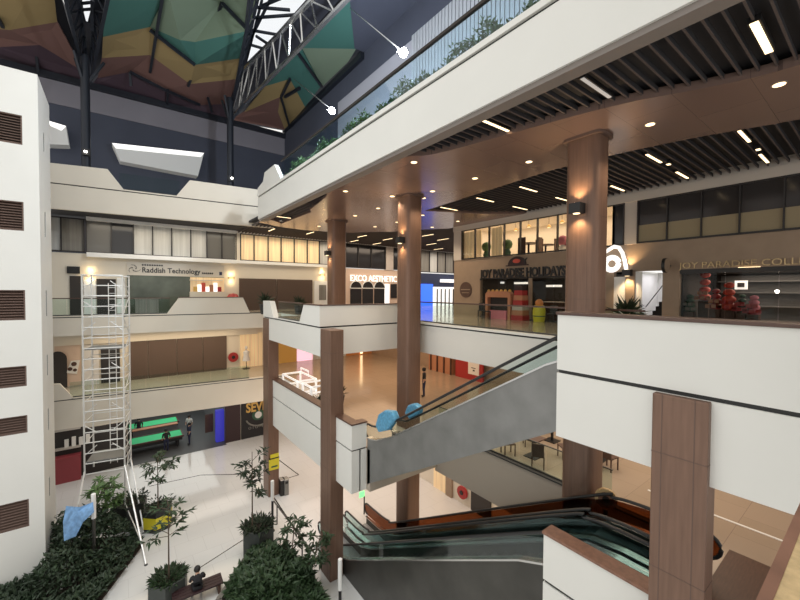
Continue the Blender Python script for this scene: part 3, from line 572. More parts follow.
# ================================================================ ESCALATORS
def escalator(label, X0, X1, Yb, zb, Yt, zt, hl, clad='steel', glass='glass', gfar=None, botcap=None, yfoot=1.9, ytop=1.3, soff=1.1, dk=.42):
    """comb line: bottom (Yb,zb) to top (Yt,zt), climbing toward -Y"""
    t = thing('escalator', label, 'escalator', ((X0+X1)/2,(Yb+Yt)/2,zb)); w = .13
    path = [(Yb+yfoot,zb),(Yb+min(.8,yfoot*.7),zb),(Yb+.05,zb+.1),(Yb-.9,zb+.52),(Yt+.9,zt-.52),(Yt-.05,zt-.1),(Yt-.8,zt),(Yt-ytop,zt)]
    def up(dz): return [(y,z+dz) for y,z in path]
    # outer cladding
    bot = [(Yt-ytop,zt-soff),(Yt-.1,zt-soff),(Yb-.3-(0 if botcap else .6),zb-soff+.35),(Yb+yfoot,zb-soff+.35)]
    if botcap: bot = [(Yt-ytop,zt-1.5),(Yt+.5,zt-1.5)]+botcap
    poly = up(dk-.03)+bot
    for x, nm in ((X0,'cladding'),(X1-w,'cladding')): MB().px(poly, x, x+w).build(nm, clad, t)
    # deck strip, skirt
    for x in (X0-.02, X1-w-.06):
        MB().px(up(dk)+[(y,z+dk-.05) for y,z in path[::-1]], x, x+w+.08).build('deck', 'steel_bright', t)
    # steps
    st = []; n = 26
    pr = [(Yb+yfoot,zb),(Yb,zb)]
    for i in range(n):
        y = Yb+(Yt-Yb)*(i+.5)/n; z0 = zb+(zt-zb)*i/n; z1 = zb+(zt-zb)*(i+1)/n; pr += [(y,z0),(y,z1)]
    pr += [(Yt,zt),(Yt-ytop,zt),(Yt-ytop,zt-.3),(Yt,zt-.3),(Yb-.2,zb-.3),(Yb+yfoot,zb-.3)]
    MB().px(pr, X0+w+.02, X1-w-.02).build('steps', 'steel_dark', t)
    # glass and handrails
    for j, x in enumerate((X0+w/2, X1-w/2)):
        hz = up(hl); r = .27; end_b = (hz[0][0], hz[0][1]-r); end_t = (hz[-1][0], hz[-1][1]-r)
        top = hz[:]
        arc_b = [(end_b[0]+r*math.sin(a), end_b[1]-r*math.cos(a)) for a in [math.pi*k/8 for k in range(9)]]
        arc_t = [(end_t[0]-r*math.sin(a), end_t[1]+r*math.cos(a)) for a in [math.pi*k/8 for k in range(9)]]
        loop = arc_b+smooth(top[1:-1],4)+arc_t
        MB().tube([(x,y,z) for y,z in loop], .042, 8).build('handrail', 'rubber', t, smooth=True)
        gp = [(y,z-.05) for y,z in (arc_b[1:]+top[1:-1]+arc_t[:-1])]+[(y,z+dk) for y,z in path[::-1]][1:-1]
        MB().px(gp, x-.007, x+.007).build('glass_balustrade', (gfar if (j == 1 and gfar) else glass), t)
    for y, z in (path[0], path[-1]): MB().box(X0+w,y-.02 if y > Yt else y,z-.02,X1-w,y+(.5 if y < Yt else -.5)*-1 if False else y+.02,z+.012).build('comb_plate', 'steel_bright', t)
    return t
escalator('steel clad escalator climbing from the middle storey to the arcade', 7.9, 9.25, 11.9, L1, 3.95, L2, .95, botcap=[(12.6,-7.76),(12.6,L1)], yfoot=.7, dk=.45, glass='glass_clear')
escalator('near ground floor escalator with dark steel side, in front of its twin', 7.62, 8.92, 14.45, G, 4.4, L1, 1.0, clad='steel_dark', glass='glass_teal', yfoot=2.0, dk=.4, ytop=2.0)
escalator('far ground floor escalator with a warm reflection tinted into its far glass, behind its twin', 9.1, 10.4, 14.45, G, 4.4, L1, 1.0, clad='steel_dark', glass='glass_teal', gfar='glass_warm_reflection', yfoot=2.0, dk=.4, ytop=2.0)  # amber tint stands for warm light reflected in the far glass
for lab, X, out in (('bright blue plastic wrap over the near handrail end of the middle storey escalator',7.94,[(377,425),(380,414),(386,410),(394,411),(397,419),(389,430),(380,432)]),('bright blue plastic wrap over the far handrail end, beside the corner column',9.2,[(406,413),(409,405),(415,403),(421,407),(420,414),(411,419)])):
    P = [on_x(x,y,X) for x,y in out]; o = thing('protective_wrap', lab, 'wrap', (X,sum(p.y for p in P)/len(P),min(p.z for p in P)))
    MB().px([(p.y,p.z) for p in P], X-.1, X+.16).build('sheet', 'blue_wrap', o, bevel=.06)
# the orange reflection in the far glass is only its tint, without sign marks
# near viewing parapet with stone top
t = thing('parapet_ledge', 'speckled golden stone ledge with wooden lip in the bottom right corner', 'ledge', (3,-.1,-1.6))
MB().box(-1,-.4,-.56,6.9,.108,-.5).build('stone_top', 'stone_gold', t); MB().box(-1,.108,-.6,6.9,.125,-.499).build('wooden_lip', 'wood_lip', t); MB().box(-1,-.38,-1.6,6.9,.1,-.56).build('wall_panel', 'white_panel', t)
# ================================================================ WINDOWS AND SHOPS
mat('pane_dark', (.03,.03,.033), .12); mat('pane_reflect', (.04,.036,.036), .12); mat('pane_grey', (.13,.125,.115), .2)
WN = [20]
def win_row_y(Y, cuts, mats, z0, z1, label, ft=.07):
    """row of panes on a wall facing -y; cuts in x"""
    WN[0] += 1; f = MB(); f.box(cuts[0]-.03,Y-.1,z0,cuts[-1]+.03,Y+.06,z0+.07); f.box(cuts[0]-.03,Y-.1,z1-.07,cuts[-1]+.03,Y+.06,z1)
    for c in cuts: f.box(c-ft/2,Y-.12,z0,c+ft/2,Y+.06,z1)
    o = struct(f.build('window_%d' % WN[0], 'frame_dark'), label, 'window')
    for a, c, m in zip(cuts, cuts[1:], mats): MB().box(a+ft/2,Y,z0+.07,c-ft/2,Y+.03,z1-.07).build('pane', m, o)
def win_row_x(X, cuts, mats, z0, z1, label, ft=.07, zmid=None, mlow=None):
    ft = .045
    WN[0] += 1; f = MB(); lo, hi = min(cuts), max(cuts); f.box(X-.08,lo-.03,z0,X+.06,hi+.03,z0+.07); f.box(X-.08,lo-.03,z1-.06,X+.06,hi+.03,z1)
    for c in cuts: f.box(X-.1,c-ft/2,z0,X+.06,c+ft/2,z1)
    o = struct(f.build('window_%d' % WN[0], 'frame_dark'), label, 'window')
    for a, c, m in zip(cuts, cuts[1:], mats):
        a, c = sorted((a, c)); zz = zmid or z0+.07
        if mlow: MB().box(X,a+ft/2,z0+.07,X+.03,c-ft/2,zz).build('film', mlow, o)
        MB().box(X,a+ft/2,zz,X+.03,c-ft/2,z1-.06).build('pane', m, o)
xs = lambda *p: [xat(v, WY) for v in p]
win_row_y(WY, xs(50,62,85), ['curtain_white','curtain_grey'], 2.36, 4.5, 'pair of windows with warm light beside the tower')
win_row_y(WY, xs(87,112,134,153,172,191,207,222,236), ['pane_grey','pane_dark','curtain_white','curtain_white','curtain_white','curtain_white','pane_grey','pane_grey'], 2.36, 4.5, 'row of windows with white blinds over the technology shop')
win_row_y(WY, xs(240.5,254,268,281,294,307,319,331,344), ['curtain_warm']*6+['curtain_white']*2, 2.36, 4.5, 'row of windows with warm lit curtains')
win_row_y(WY, xs(345.5,358,371,385), ['pane_dark']*3, 2.2, 4.5, 'dark windows over the clinic')
win_row_y(WY, xs(393,400,412), ['pane_dark']*2, 2.2, 4.5, 'dark window beside the light pier over the clinic')
struct(MB().box(xat(385,WY),WY-.1,2.15,xat(393,WY),WY+.2,4.5).build('trim_10', 'cornice'), 'light pier between the clinic windows', 'trim')
win_row_y(WY, xs(412,420,429,437,445,453,470), ['curtain_white','curtain_grey','curtain_white','curtain_grey','curtain_grey','curtain_grey'], 2.1, 4.5, 'grey curtained windows over the navy shop')
ys = lambda *p: [yat(v, WX) for v in p]
cut1 = ys(462,475,489,504,520,537,557)+[9.5,8.7,7.95]
win_row_x(WX, cut1, ['glass_shop']*9, 2.13, 4.08, 'windows of the lit dining room above the travel shop')
win_row_x(WX, [7.95,7.5], ['pane_dark'], 2.17, 4.06, 'dark window left of the pale pier')
win_row_x(WX, ys(637,666,700,738,782)+[1.3,0,-1.4,-2.9], ['pane_reflect']*8, 2.17, 4.06, 'dark windows with tan film in their lower part', zmid=2.97, mlow='tan_film')
# the dining room upstairs
b = MB(); b.box(22.6,7.9,2.0,22.8,18.0,4.4); b.box(WX+.25,7.9,1.98,22.6,18.0,2.12); b.box(WX+.25,7.8,2.0,22.8,7.95,4.4); b.box(WX+.25,17.95,2,22.8,18.05,4.4); b.box(WX+.25,7.9,4.4,22.8,18.05,4.5)
struct(b.build('wall_dining', 'warm_wall'), 'warm lit back wall of the upstairs dining room', 'wall')
for i, (a, c, lab) in enumerate([(462,474,'cream curtain in the first dining room window'),(476,481,'narrow cream curtain in the second dining room window'),(491,502,'cream curtain in the third dining room window')]):
    y0, y1 = yat(a, WX+.4), yat(c, WX+.4); b = MB(); n = 12; pts = []
    for k in range(n+1): pts.append((WX+.4+.05*math.sin(k*1.9), y0+(y1-y0)*k/n))
    tag(b.pz(pts+[(p[0]+.02,p[1]) for p in pts[::-1]], 2.14, 4.0).build('curtain', 'curtain_warm'), lab, 'curtain', 'dining room curtains')
def dining_item(px_, z, X, name, label, cat, parts):
    y = yat(px_, X); t = thing(name, label, cat, (X,y,z))
    for nm, m, fn in parts: b = MB(); fn(b,X,y,z); b.build(nm, m, t, smooth=True)
for px_, wd in ((486,'second'),(507,'fourth'),):
    dining_item(px_, 2.12, 19.2, 'flower_vase', 'tall vase with a grey green bunch behind the %s dining room window' % wd, 'vase', [('vase','green_dark',lambda b,X,y,z: b.lathe([(.14,0),(.22,.3),(.1,.6)],(X,y,z),12)),('bunch','leaf_light',lambda b,X,y,z: b.ball((X,y,z+.8),.32,10))])
dining_item(562, 2.12, 19.4, 'flower_vase', 'pink flowers behind the dining room window next to the big column', 'vase', [('vase','white_paint',lambda b,X,y,z: b.lathe([(.12,0),(.2,.3),(.1,.5)],(X,y,z),12)),('bunch','cloth_pink',lambda b,X,y,z: (b.ball((X,y,z+.7),.28,10),b.ball((X+.1,y-.25,z+.55),.2,10)))])
for px_, wd in ((528,'fifth'),(545,'sixth')):
    dining_item(px_, 2.12, 19.5 if px_ == 528 else 20.9, 'dining_table', 'dark dining table with chairs behind the %s dining room window' % wd, 'table', [('top','wood_dark',lambda b,X,y,z: b.lathe([(.5,.72),(.5,.78)],(X,y,z),14)),('pedestal','black',lambda b,X,y,z: b.lathe([(.25,0),(.06,.05),(.06,.72)],(X,y,z),10)),('chair_back','wood_dark',lambda b,X,y,z: (b.box(X-.7,y-.25,z,X-.65,y+.25,z+1.05),b.box(X-.25,y-.75,z,X+.25,y-.7,z+1.05)))])
for j, (px_, z) in enumerate([(500,4.0),(515,3.85),(528,3.95),(548,3.75),(561,3.9)]):
    y = yat(px_,20); t = thing('pendant_lamp', 'small warm pendant lamp in the dining room, %s from the left' % ORD[j], 'lamp', (20,y,z), 'dining room pendants')
    MB().lathe([(.15,0),(.08,.14),(.02,.18)],(20,y,z),12).build('shade', 'gold_paint', t); MB().lathe([(.09,-.01),(.09,.01)],(20,y,z),10).build('bulb', 'lamp_warm', t); MB().tube([(20,y,z+.15),(20,y,4.4)],.012,5).build('cord', 'black', t)
# ---- travel shop front
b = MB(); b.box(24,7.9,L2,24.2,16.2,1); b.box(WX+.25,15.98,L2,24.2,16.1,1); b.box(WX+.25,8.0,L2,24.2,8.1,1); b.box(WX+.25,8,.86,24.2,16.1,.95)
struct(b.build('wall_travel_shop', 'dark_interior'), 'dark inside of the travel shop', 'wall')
struct(MB().box(WX,9.0,.78,WX+.12,15.98,.86).box(WX,9.0,L2,WX+.1,15.98,L2+.06).build('trim_11', 'frame_dark'), 'dark frame of the travel shop front', 'trim')
cuts = [15.98,yat(505,WX),yat(530,WX),yat(553,WX),9.0]
WN[0] += 1; o = struct(MB().box(WX+.02,yat(530,WX)-.08,L2,WX+.14,yat(530,WX)+.12,.8).build('window_%d' % WN[0], 'taupe'), 'glazed front of the travel shop', 'window')
for a, c in zip(cuts, cuts[1:]): MB().box(WX+.06,c+.02,L2+.06,WX+.08,a-.02,.78).build('pane', 'glass_shop', o)
t = thing('wall_sign', 'dark raised letters of the travel shop over its glass front', 'sign', (WX-.06,13.05,.86))
letters('lettering', 'JOY PARADISE HOLIDAYS', .70, (WX-.05,13.05,.88), '-x', 'letter_dark', t, width=5.7, ext=.04, bold=.02)
t = thing('shop_emblem', 'dark red domed emblem above the travel shop letters', 'sign', (WX-.05,12.95,1.5))
yc = yat(517,WX); b = MB(); b.px([(yc+.62*math.cos(a),1.55+.5*math.sin(a)) for a in [math.pi*k/12 for k in range(13)]], WX-.06, WX-.01); b.build('dome', 'maroon', t)
b = MB(); b.px([(yc+.75,1.5),(yc+.75,1.56),(yc-.75,1.56),(yc-.75,1.5)], WX-.08, WX-.01); b.build('bar', 'maroon', t)
b = MB(); b.px([(yc+.25*math.cos(a),1.78+.12*math.sin(a)) for a in [math.pi*k/8 for k in range(16)]], WX-.1, WX-.06); b.build('oval', 'red_bright', t)
letters('letter', 'Y', .5, (WX-.05,yat(525,WX),1.58), '-x', 'letter_dark', t, bold=.01)
t = thing('wall_plaque', 'round carved plaque on the taupe wall left of the travel shop', 'plaque', (WX-.05,yat(466,WX),-.4))
def disc_x(X, y, z, r, th, n=24): return MB().px([(y+r*math.cos(2*math.pi*k/n), z+r*math.sin(2*math.pi*k/n)) for k in range(n)], X-th, X)
disc_x(WX,yat(466,WX),.12,.52,.05).build('disc', 'brown_cap', t); MB().box(WX-.08,yat(466,WX)-.4,.1,WX-.05,yat(466,WX)+.4,.16).box(WX-.08,yat(466,WX)-.3,-.1,WX-.05,yat(466,WX)+.3,-.06).build('relief', 'taupe', t)
# goods in front of the travel shop
def stand(px0, px1, X, ztop, name, label, cat, m):
    y0, y1 = yat(px1,X), yat(px0,X); t = thing(name, label, cat, (X,(y0+y1)/2,L2)); return t, y0, y1
t, y0, y1 = stand(487,512,17.9,0,'display_arch','orange display arch with dark opening before the travel shop','display','orange')
H = .02; b = MB(); b.px([(y0,L2),(y0,H-.15),(y0+.15,H),(y1-.15,H),(y1,H-.15),(y1,L2),(y1-.18,L2),(y1-.18,H-.35),(y0+.18,H-.35),(y0+.18,L2)], 17.75, 18.1); b.build('arch', 'terracotta', t)
MB().box(18.02,y0+.18,L2,18.1,y1-.18,H-.35).build('backing', 'dark_interior', t); b = MB()
for k in range(6): b.ball((17.9,y0+.15+(y1-y0-.3)*k/5,H+.03),.09,8)
b.build('garland', 'gold_paint', t)
MB().box(17.8,y0+.3,L2,18.0,y1-.3,L2+.5).build('bench', 'cloth_pink', t)
t, y0, y1 = stand(515,527,18.2,0,'gift_tower','tall stack of red and cream gift boxes before the travel shop','display','red')
z = L2; m_ = ['red','terracotta','cornice','red','terracotta','red','maroon']
for k in range(7):
    s = (y1-y0)*(1-.07*k); MB().box(18.2-s/2,(y0+y1)/2-s/2,z,18.2+s/2,(y0+y1)/2+s/2,z+.28).build('gift_box', m_[k], t); z += .28
t, y0, y1 = stand(534,545,18.1,0,'barrel','yellow green barrel before the travel shop','barrel','yellow')
r = (y1-y0)/2; MB().lathe([(r*.85,0),(r,.3),(r,.6),(r*.85,.85),(r*.7,.87)],(18.1,(y0+y1)/2,L2),16).build('body', 'yellow', t, smooth=True); MB().lathe([(r*1.02,.28),(r*1.02,.33)],(18.1,(y0+y1)/2,L2),16).build('hoop', 'green_dark', t)
MB().ball((18.1,(y0+y1)/2,L2+1.0),.22,10).build('goods', 'orange', t)
def chair(px_, X, label, m='frame_dark', z=L2, rz=0, nm='cafe_chair', grp=None, y=None):
    y = yat(px_,X) if y is None else y; t = thing(nm, label, 'chair', (X,y,z), grp, rz); o = ORG[t]
    def bx(*a): return MB().box(a[0]+o.x,a[1]+o.y,a[2]+o.z,a[3]+o.x,a[4]+o.y,a[5]+o.z)
    bx(-.22,-.22,.43,.22,.22,.47).build('seat', m, t)
    for sx in (-1,1):
        for sy in (-1,1): bx(sx*.2-.018,sy*.2-.018,0,sx*.2+.018,sy*.2+.018,.43).build('leg', m, t)
    bx(.18,-.2,.47,.22,.2,.9).build('backrest', m, t); return t
chair(482,17.6,'dark slim chair left of the orange arch',rz=.6); chair(487,17.2,'dark slim chair in front of the orange arch edge',rz=2.2)
chair(552,18.0,'dark chair right of the yellow barrel')
t, y0, y1 = stand(546,562,19.6,0,'shop_counter','dark counter inside the travel shop beyond the barrel','counter','x'); MB().box(19.3,y0,L2,19.9,y1,L2+1.0).build('body', 'wood_dark', t); MB().box(19.25,y0-.05,L2+1.0,19.95,y1+.05,L2+1.05).build('top', 'cornice', t)
for k, (px_, z) in enumerate([(497,.55),(520,.5),(553,.3)]):
    o = tag(MB().box(20.5,yat(px_,20.5)-.45,z,20.7,yat(px_,20.5)+.45,z+.12).build('ceiling_light', 'white_lit'), 'small lit panel inside the travel shop, %s from the left' % ORD[k], 'light')
# ---- middle unit with glowing sign
b = MB(); b.box(WX+.02,7.4,L2,WX+.1,9.0,.72); b.box(22,5.3,L2,22.2,8,1); b.box(WX+.2,7.3,L2,22,7.4,1); b.box(WX+.2,5.4,L2,22,5.5,1)
struct(b.build('wall_white_unit', 'white_paint'), 'white walls of the unit with the glowing sign', 'wall')
struct(MB().box(WX-.06,7.0,L2,WX+.1,7.38,.95).build('trim_12', 'taupe'), 'pier between white wall and stair opening', 'trim')
t = thing('wall_sign', 'glowing white ring and arch sign beside the big column', 'sign', (WX-.1,yat(613,WX),.3))
yc, zc = yat(612.5,WX), on_x(612.5,264,WX).z; r = .29
MB().tube([(WX-.12,yc+r*math.cos(a),zc+r*math.sin(a)) for a in [2*math.pi*k/24 for k in range(25)]],.12,8).build('ring', 'sign_glow', t, smooth=True)
pts = [on_x(*p,WX-.12) for p in [(603,253.5),(609,249.5),(614,246.5),(619,247.5),(622.5,253),(625,262),(626.5,272)]]; MB().tube(pts,.085,8).build('arch', 'sign_glow', t, smooth=True)
wall_lamp((WX-.06,yat(629,WX),on_x(629,273,WX).z),'-x','small up and down wall lamp beside the glowing sign')
MB_door = thing('white_door', 'narrow white door leaf beside the stairs', 'door', (WX,yat(637,WX),L2)); MB().box(WX-.02,6.72,L2,WX+.04,6.98,.93).build('panel', 'white_paint', MB_door); MB().box(WX-.06,6.76,-.6,WX-.02,6.79,-.3).build('handle', 'steel_dark', MB_door)
t = thing('staircase', 'dark staircase seen through the opening under the taupe wall', 'stairs', (20,6.0,L2)); b = MB()
for k in range(9): b.box(18.8,6.78-.12*k-.12,L2,20.4,6.78-.12*k,L2+.2*(k+1))
b.build('steps', 'black_matte', t); MB().bar((18.85,6.7,L2+.95),(18.85,5.75,L2+2.4),.03).build('handrail', 'steel_dark', t)
t = thing('projecting_sign', 'round projecting sign on a bracket above the stair opening', 'sign', (WX-.5,yat(667,WX-.4),.9))
yc = yat(666,WX-.45); MB().py([(WX-.5+.28*math.cos(2*math.pi*k/20),1.12+.28*math.sin(2*math.pi*k/20)) for k in range(20)], yc-.05, yc+.04).build('disc', 'taupe', t); MB().py([(WX-.5+.3*math.cos(2*math.pi*k/20),1.12+.3*math.sin(2*math.pi*k/20)) for k in range(20)], yc-.03, yc+.08).build('rim', 'black', t)
MB().bar((WX-.2,yc,1.12),(WX,yc,1.12),.05).build('bracket', 'black', t)
# ---- right-hand shop
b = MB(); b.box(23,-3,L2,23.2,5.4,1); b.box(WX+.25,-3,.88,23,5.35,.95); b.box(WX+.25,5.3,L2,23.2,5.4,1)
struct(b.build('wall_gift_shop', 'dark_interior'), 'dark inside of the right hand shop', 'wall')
WN[0] += 1; o = struct(MB().box(WX,-3,.78,WX+.12,5.35,.95).box(WX,-3,L2,WX+.1,5.35,L2+.08).build('window_%d' % WN[0], 'frame_dark'), 'glazed front of the right hand shop', 'window')
for a, c in ((5.35,3.9),(3.9,2.45),(2.45,1.0),(1.0,-1),(-1,-3)): MB().box(WX+.05,c+.015,L2+.08,WX+.07,a-.015,.8).build('pane', 'glass_shop', o)
t = thing('wall_sign', 'thin brass letters over the right hand shop front', 'sign', (WX-.04,3,.98)); letters('lettering', 'JOY PARADISE COLLECTION', .34, (WX-.04,3.0,.99), '-x', 'brass', t, width=4.7, ext=.02)
tag(MB().box(WX-.06,yat(760,WX),.945,WX-.02,yat(738,WX),.958).build('light_strip', 'lamp_warm'), 'thin warm light strip under the brass letters', 'light')
for k, (px_, pz_, w_, h_, X, m1, m2) in enumerate([(705,286,5,12,19.4,'red_bright','terracotta'),(716,299,5,8,19.0,'red','terracotta'),(729,296,6,11,19.0,'red_bright','red'),(754,305,5,7,19.0,'cloth_pink','red'),(690,303,5,7,19.0,'green_dark','stone_curb'),(742,303,4,7,19.0,'green_dark','red')]):
    p = on_x(px_,pz_,X); t = thing('gift_display', ['tall hanging red lantern goods, back of the shop','pile of red goods left of the round red display','round topped red display, brightest in the shop','pink framed goods near the dark curtain','green goods at the left end of the shop window','small green goods right of the round red display'][k], 'display', (p.x,p.y,L2))
    wm = w_*p.length/F*.9; z0 = p.z-h_*19/F; MB().box(X-.2,p.y-wm*.7,L2,X+.2,p.y+wm*.7,z0).build('plinth', 'wood_dark', t)
    b = MB(); zt = p.z+h_*19/F; nb = 4
    for i in range(nb): s = wm*(1-.12*i); za = z0+(zt-z0)*i/nb; b.ball((X,p.y,za+(zt-z0)/nb/2),max(s*.9,(zt-z0)/nb*.6),10,.7)
    b.build('goods', m1, t, smooth=True); b = MB()
    for i in range(5): b.box(X-.25,p.y-wm+wm*.4*i,z0+.05+.2*(i%2),X-.2,p.y-wm+wm*.4*i+.14,z0+.19+.2*(i%2))
    b.build('card', m2, t)
t = thing('framed_picture', 'white framed picture hanging inside the right hand shop', 'picture', (20.5,yat(741,20.5),.2)); p = on_x(741,285,20.5); MB().box(20.5,p.y-.2,p.z-.18,20.55,p.y+.2,p.z+.18).build('frame', 'white_lit', t); MB().box(20.47,p.y-.11,p.z-.09,20.5,p.y+.11,p.z+.09).build('picture', 'dark_interior', t)
t = thing('display_shelf', 'dark shelving at the back of the right hand shop', 'shelf', (22.6,2,L2)); b = MB()
for z in (-1.2,-.6,0,.5): b.box(22.4,-2.5,z,22.9,5,z+.04)
b.build('boards', 'grey_wall', t); MB().box(22.92,-2.5,L2,22.98,5,.8).build('back', 'grey_wall', t)
for k, (px_, y_) in enumerate([(690,287),(681,283),(777,293)]):
    p = on_x(px_,y_,21); tag(MB().lathe([(.04,0),(.07,.08),(.03,.12)],p,10).build('shop_spotlight', 'lamp_white'), 'small white spot in the right hand shop, %s' % ['beside the red lantern goods','at the left end of the window','near the picture edge'][k], 'light')
# ---- technology shop, far left upper gallery
def panel(px0, px1, y0, y1, Y, m, name, label=None, cat=None, th=.08, parent=None):
    a, c = on_y(px0,(y0+y1)/2,Y), on_y(px1,(y0+y1)/2,Y); z1 = on_y((px0+px1)/2,y0,Y).z; z0 = on_y((px0+px1)/2,y1,Y).z
    if name in ('door','white_door','storefront','lit_shopfront','screen','lit_doorway','arcade_cabinet','wall_panel'): z0 = max(v for v in (G,L1,L2) if v < z1-1)
    o = MB().box(a.x,Y-th,z0,c.x,Y,z1).build(name, m, parent)
    if label: tag(o, label, cat)
    return o
YF = WY
t = thing('wall_sign', 'pale sign board of the technology shop with dark lettering', 'sign', (3.3,YF-.1,1.2))
x0, x1 = xat(127,YF), xat(224,YF); zt, zb_ = 1.86, .98
MB().box(x0,YF-.1,zb_,x1,YF,zt).build('board', 'sign_board', t); letters('lettering', 'Raddish Technology', .5, ((xat(142,YF)+xat(200,YF))/2,YF-.11,1.2), '-y', 'letter_dark', t, width=xat(200,YF)-xat(142,YF), ext=.01, bold=.008)
b = MB()
for k in range(9): b.box(xat(142,YF)+k*.14,YF-.12,1.66,xat(142,YF)+k*.14+.1,YF-.1,1.76)
for k in range(6): b.box(xat(202,YF)+k*.13,YF-.12,1.2,xat(202,YF)+k*.13+.09,YF-.1,1.32)
b.build('small_script', 'letter_dark', t); b = MB(); cx, cz = xat(134,YF), 1.42
for s in range(3):
    a0 = s*2.1; b.tube([(cx+(.1+.07*k)*math.cos(a0+k*.5),YF-.12,cz+(.1+.07*k)*math.sin(a0+k*.5)*.8) for k in range(5)],.035,6,.01)
b.build('logo', 'letter_dark', t); MB().box(x1-.35,YF-.12,1.15,x1-.15,YF-.1,1.4).build('badge', 'navy', t)
WN[0] += 1; o = struct(MB().box(x0,YF-.06,L2,x1,YF-.02,.98).build('window_%d' % WN[0], 'green_dark'), 'glass front of the technology shop', 'window'); 
mat('pane_green', (.10,.115,.09), .15, noise=.4, nscale=.5); MB().box(x0,YF-.1,L2,xat(190,YF),YF-.06,.95).build('pane', 'pane_green', o); MB().box(xat(190,YF),YF-.1,L2,x1,YF-.06,.95).build('pane', 'curtain_warm', o)
t = thing('display_shelf', 'lit shelf with colourful goods at the right of the technology shop', 'shelf', (xat(205,YF),YF-.3,L2)); MB().box(xat(189,YF),YF-.45,L2,xat(224,YF),YF-.12,-.12).build('counter', 'cream_wall', t)
for k in range(7): x = xat(193+4*k,YF); MB().box(x,YF-.3,-.12,x+.25,YF-.14,.25+.15*(k%3)).build('goods', ['gold_paint','white_lit','red_bright','white_lit','terracotta','white_lit','red'][k], t)
MB().box(xat(189,YF),YF-.3,.7,xat(222,YF),YF-.14,.76).build('top_shelf', 'cream_wall', t)
t = thing('shop_counter', 'pale counter behind the gallery glass at the technology shop', 'counter', (xat(148,YF-1),YF-1,L2)); MB().box(xat(135,YF-1),YF-1.3,L2,xat(158,YF-1),YF-.8,L2+1.0).build('body', 'curtain_grey', t); MB().box(xat(134,YF-1),YF-1.35,L2+1,xat(160,YF-1),YF-.75,L2+1.06).build('top', 'cornice', t)
def sconce(px_, y_, Y, label):
    p = on_y(px_,y_,Y-.02); t = thing('wall_lamp', label, 'wall lamp', p); MB().box(p.x-.22,Y-.22,p.z-.05,p.x+.22,Y,p.z+.05).build('housing', 'gold_paint', t)
    for s in (1,-1): MB().box(p.x-.14,Y-.18,p.z+s*.06-.01,p.x+.14,Y-.06,p.z+s*.06+.01).build('lens', 'lamp_warm', t)
    for s in (1,-1):
        L = bpy.data.lights.new('lamp', 'POINT'); L.energy = 8; L.color = (1,.75,.4); L.shadow_soft_size = .06; q = bpy.data.objects.new('lamp', L); C.objects.link(q); q.parent = t; q.location = (0,-.2,.3*s)
sconce(90.5,275,YF,'glowing wall lamp behind the top of the scaffold'); sconce(231,278,YF,'glowing wall lamp between the technology shop and the brown shutter'); sconce(322,275,YF,'glowing wall lamp right of the brown shutter')
t = thing('shop_shutter', 'wide dark brown shutter on the upper gallery, under the curtained windows', 'shutter', (xat(275,YF),YF,L2))
for a, c in ((239,276),(276.6,312)): MB().box(xat(a,YF),YF-.1,L2,xat(c,YF),YF-.02,.95).build('panel', 'shutter', t)
b = MB()
for k in range(12): b.box(xat(239,YF),YF-.115,L2+.2*k+.1,xat(312,YF),YF-.1,L2+.2*k+.115)
b.build('slat_line', 'shutter', t)
panel(70,81,276,315,YF,'dark_interior','door','dark narrow doorway at the left end of the upper gallery','door'); panel(67,80,266.5,273.5,YF,'black','black_sign','black sign over the dark narrow doorway','sign',.12)
panel(97,116,279,318,YF,'dark_interior','door','dark shop door behind the top of the scaffold','door'); panel(84,96,280,318,YF,'white_paint','white_door','white door leaf behind the left side of the scaffold','door',.1); panel(117,125,278,318,YF,'white_paint','white_door','white door leaf left of the technology shop','door',.1)
panel(314,327,281,303,YF,'white_paint','door','white door beside the furthest column','door',.1); panel(319,326,285,300,YF-.1,'curtain_grey','arched_pane','grey arched glass in front of the white far door','glass',.03)
p = on_y(233,296,YF-.6); t = thing('fire_bell_cover', 'dark red round cover peeking over the gallery parapet', 'equipment', (p.x,YF-.6,L2)); MB().lathe([(.3,1.0),(.42,1.1),(.3,1.3),(.02,1.36)],(p.x,YF-.6,L2),12).build('cover', 'red', t, smooth=True); MB().lathe([(.05,0),(.05,1.1)],(p.x,YF-.6,L2),8).build('stand', 'black', t)
# potted plants behind the left parapet corner
def small_plant(p, h, r, label, n=60, m='leaf_dark', pot='planter_black', nm='potted_plant'):
    p = Vector(p); t = thing(nm, label, 'plant', p); MB().lathe([(r*.35,0),(r*.5,h*.35),(r*.42,h*.36)],p,12).build('pot', pot, t)
    b = MB()
    for i in range(n):
        a = random.uniform(0,6.28); e = random.uniform(.2,1.4); d = Vector((math.cos(a)*math.cos(e),math.sin(a)*math.cos(e),math.sin(e))); b.leaf(p+Vector((0,0,h*.35))+d*r*random.uniform(.1,.4),d,r*random.uniform(.5,1),r*.16)
    b.build('foliage', m, t, recalc=False); return t
small_plant((7.9,25.6,L2),1.9,.8,'dark leafy plant behind the gap between the gallery and corner parapets'); small_plant((9.75,24.3,L2),1.7,.65,'dark leafy plant to the right of its taller neighbour behind the corner parapet')
p = on_x(627,308,17.6); small_plant((17.6,p.y,L2),1.5,.85,'bushy dark plant in front of the white unit', 90)
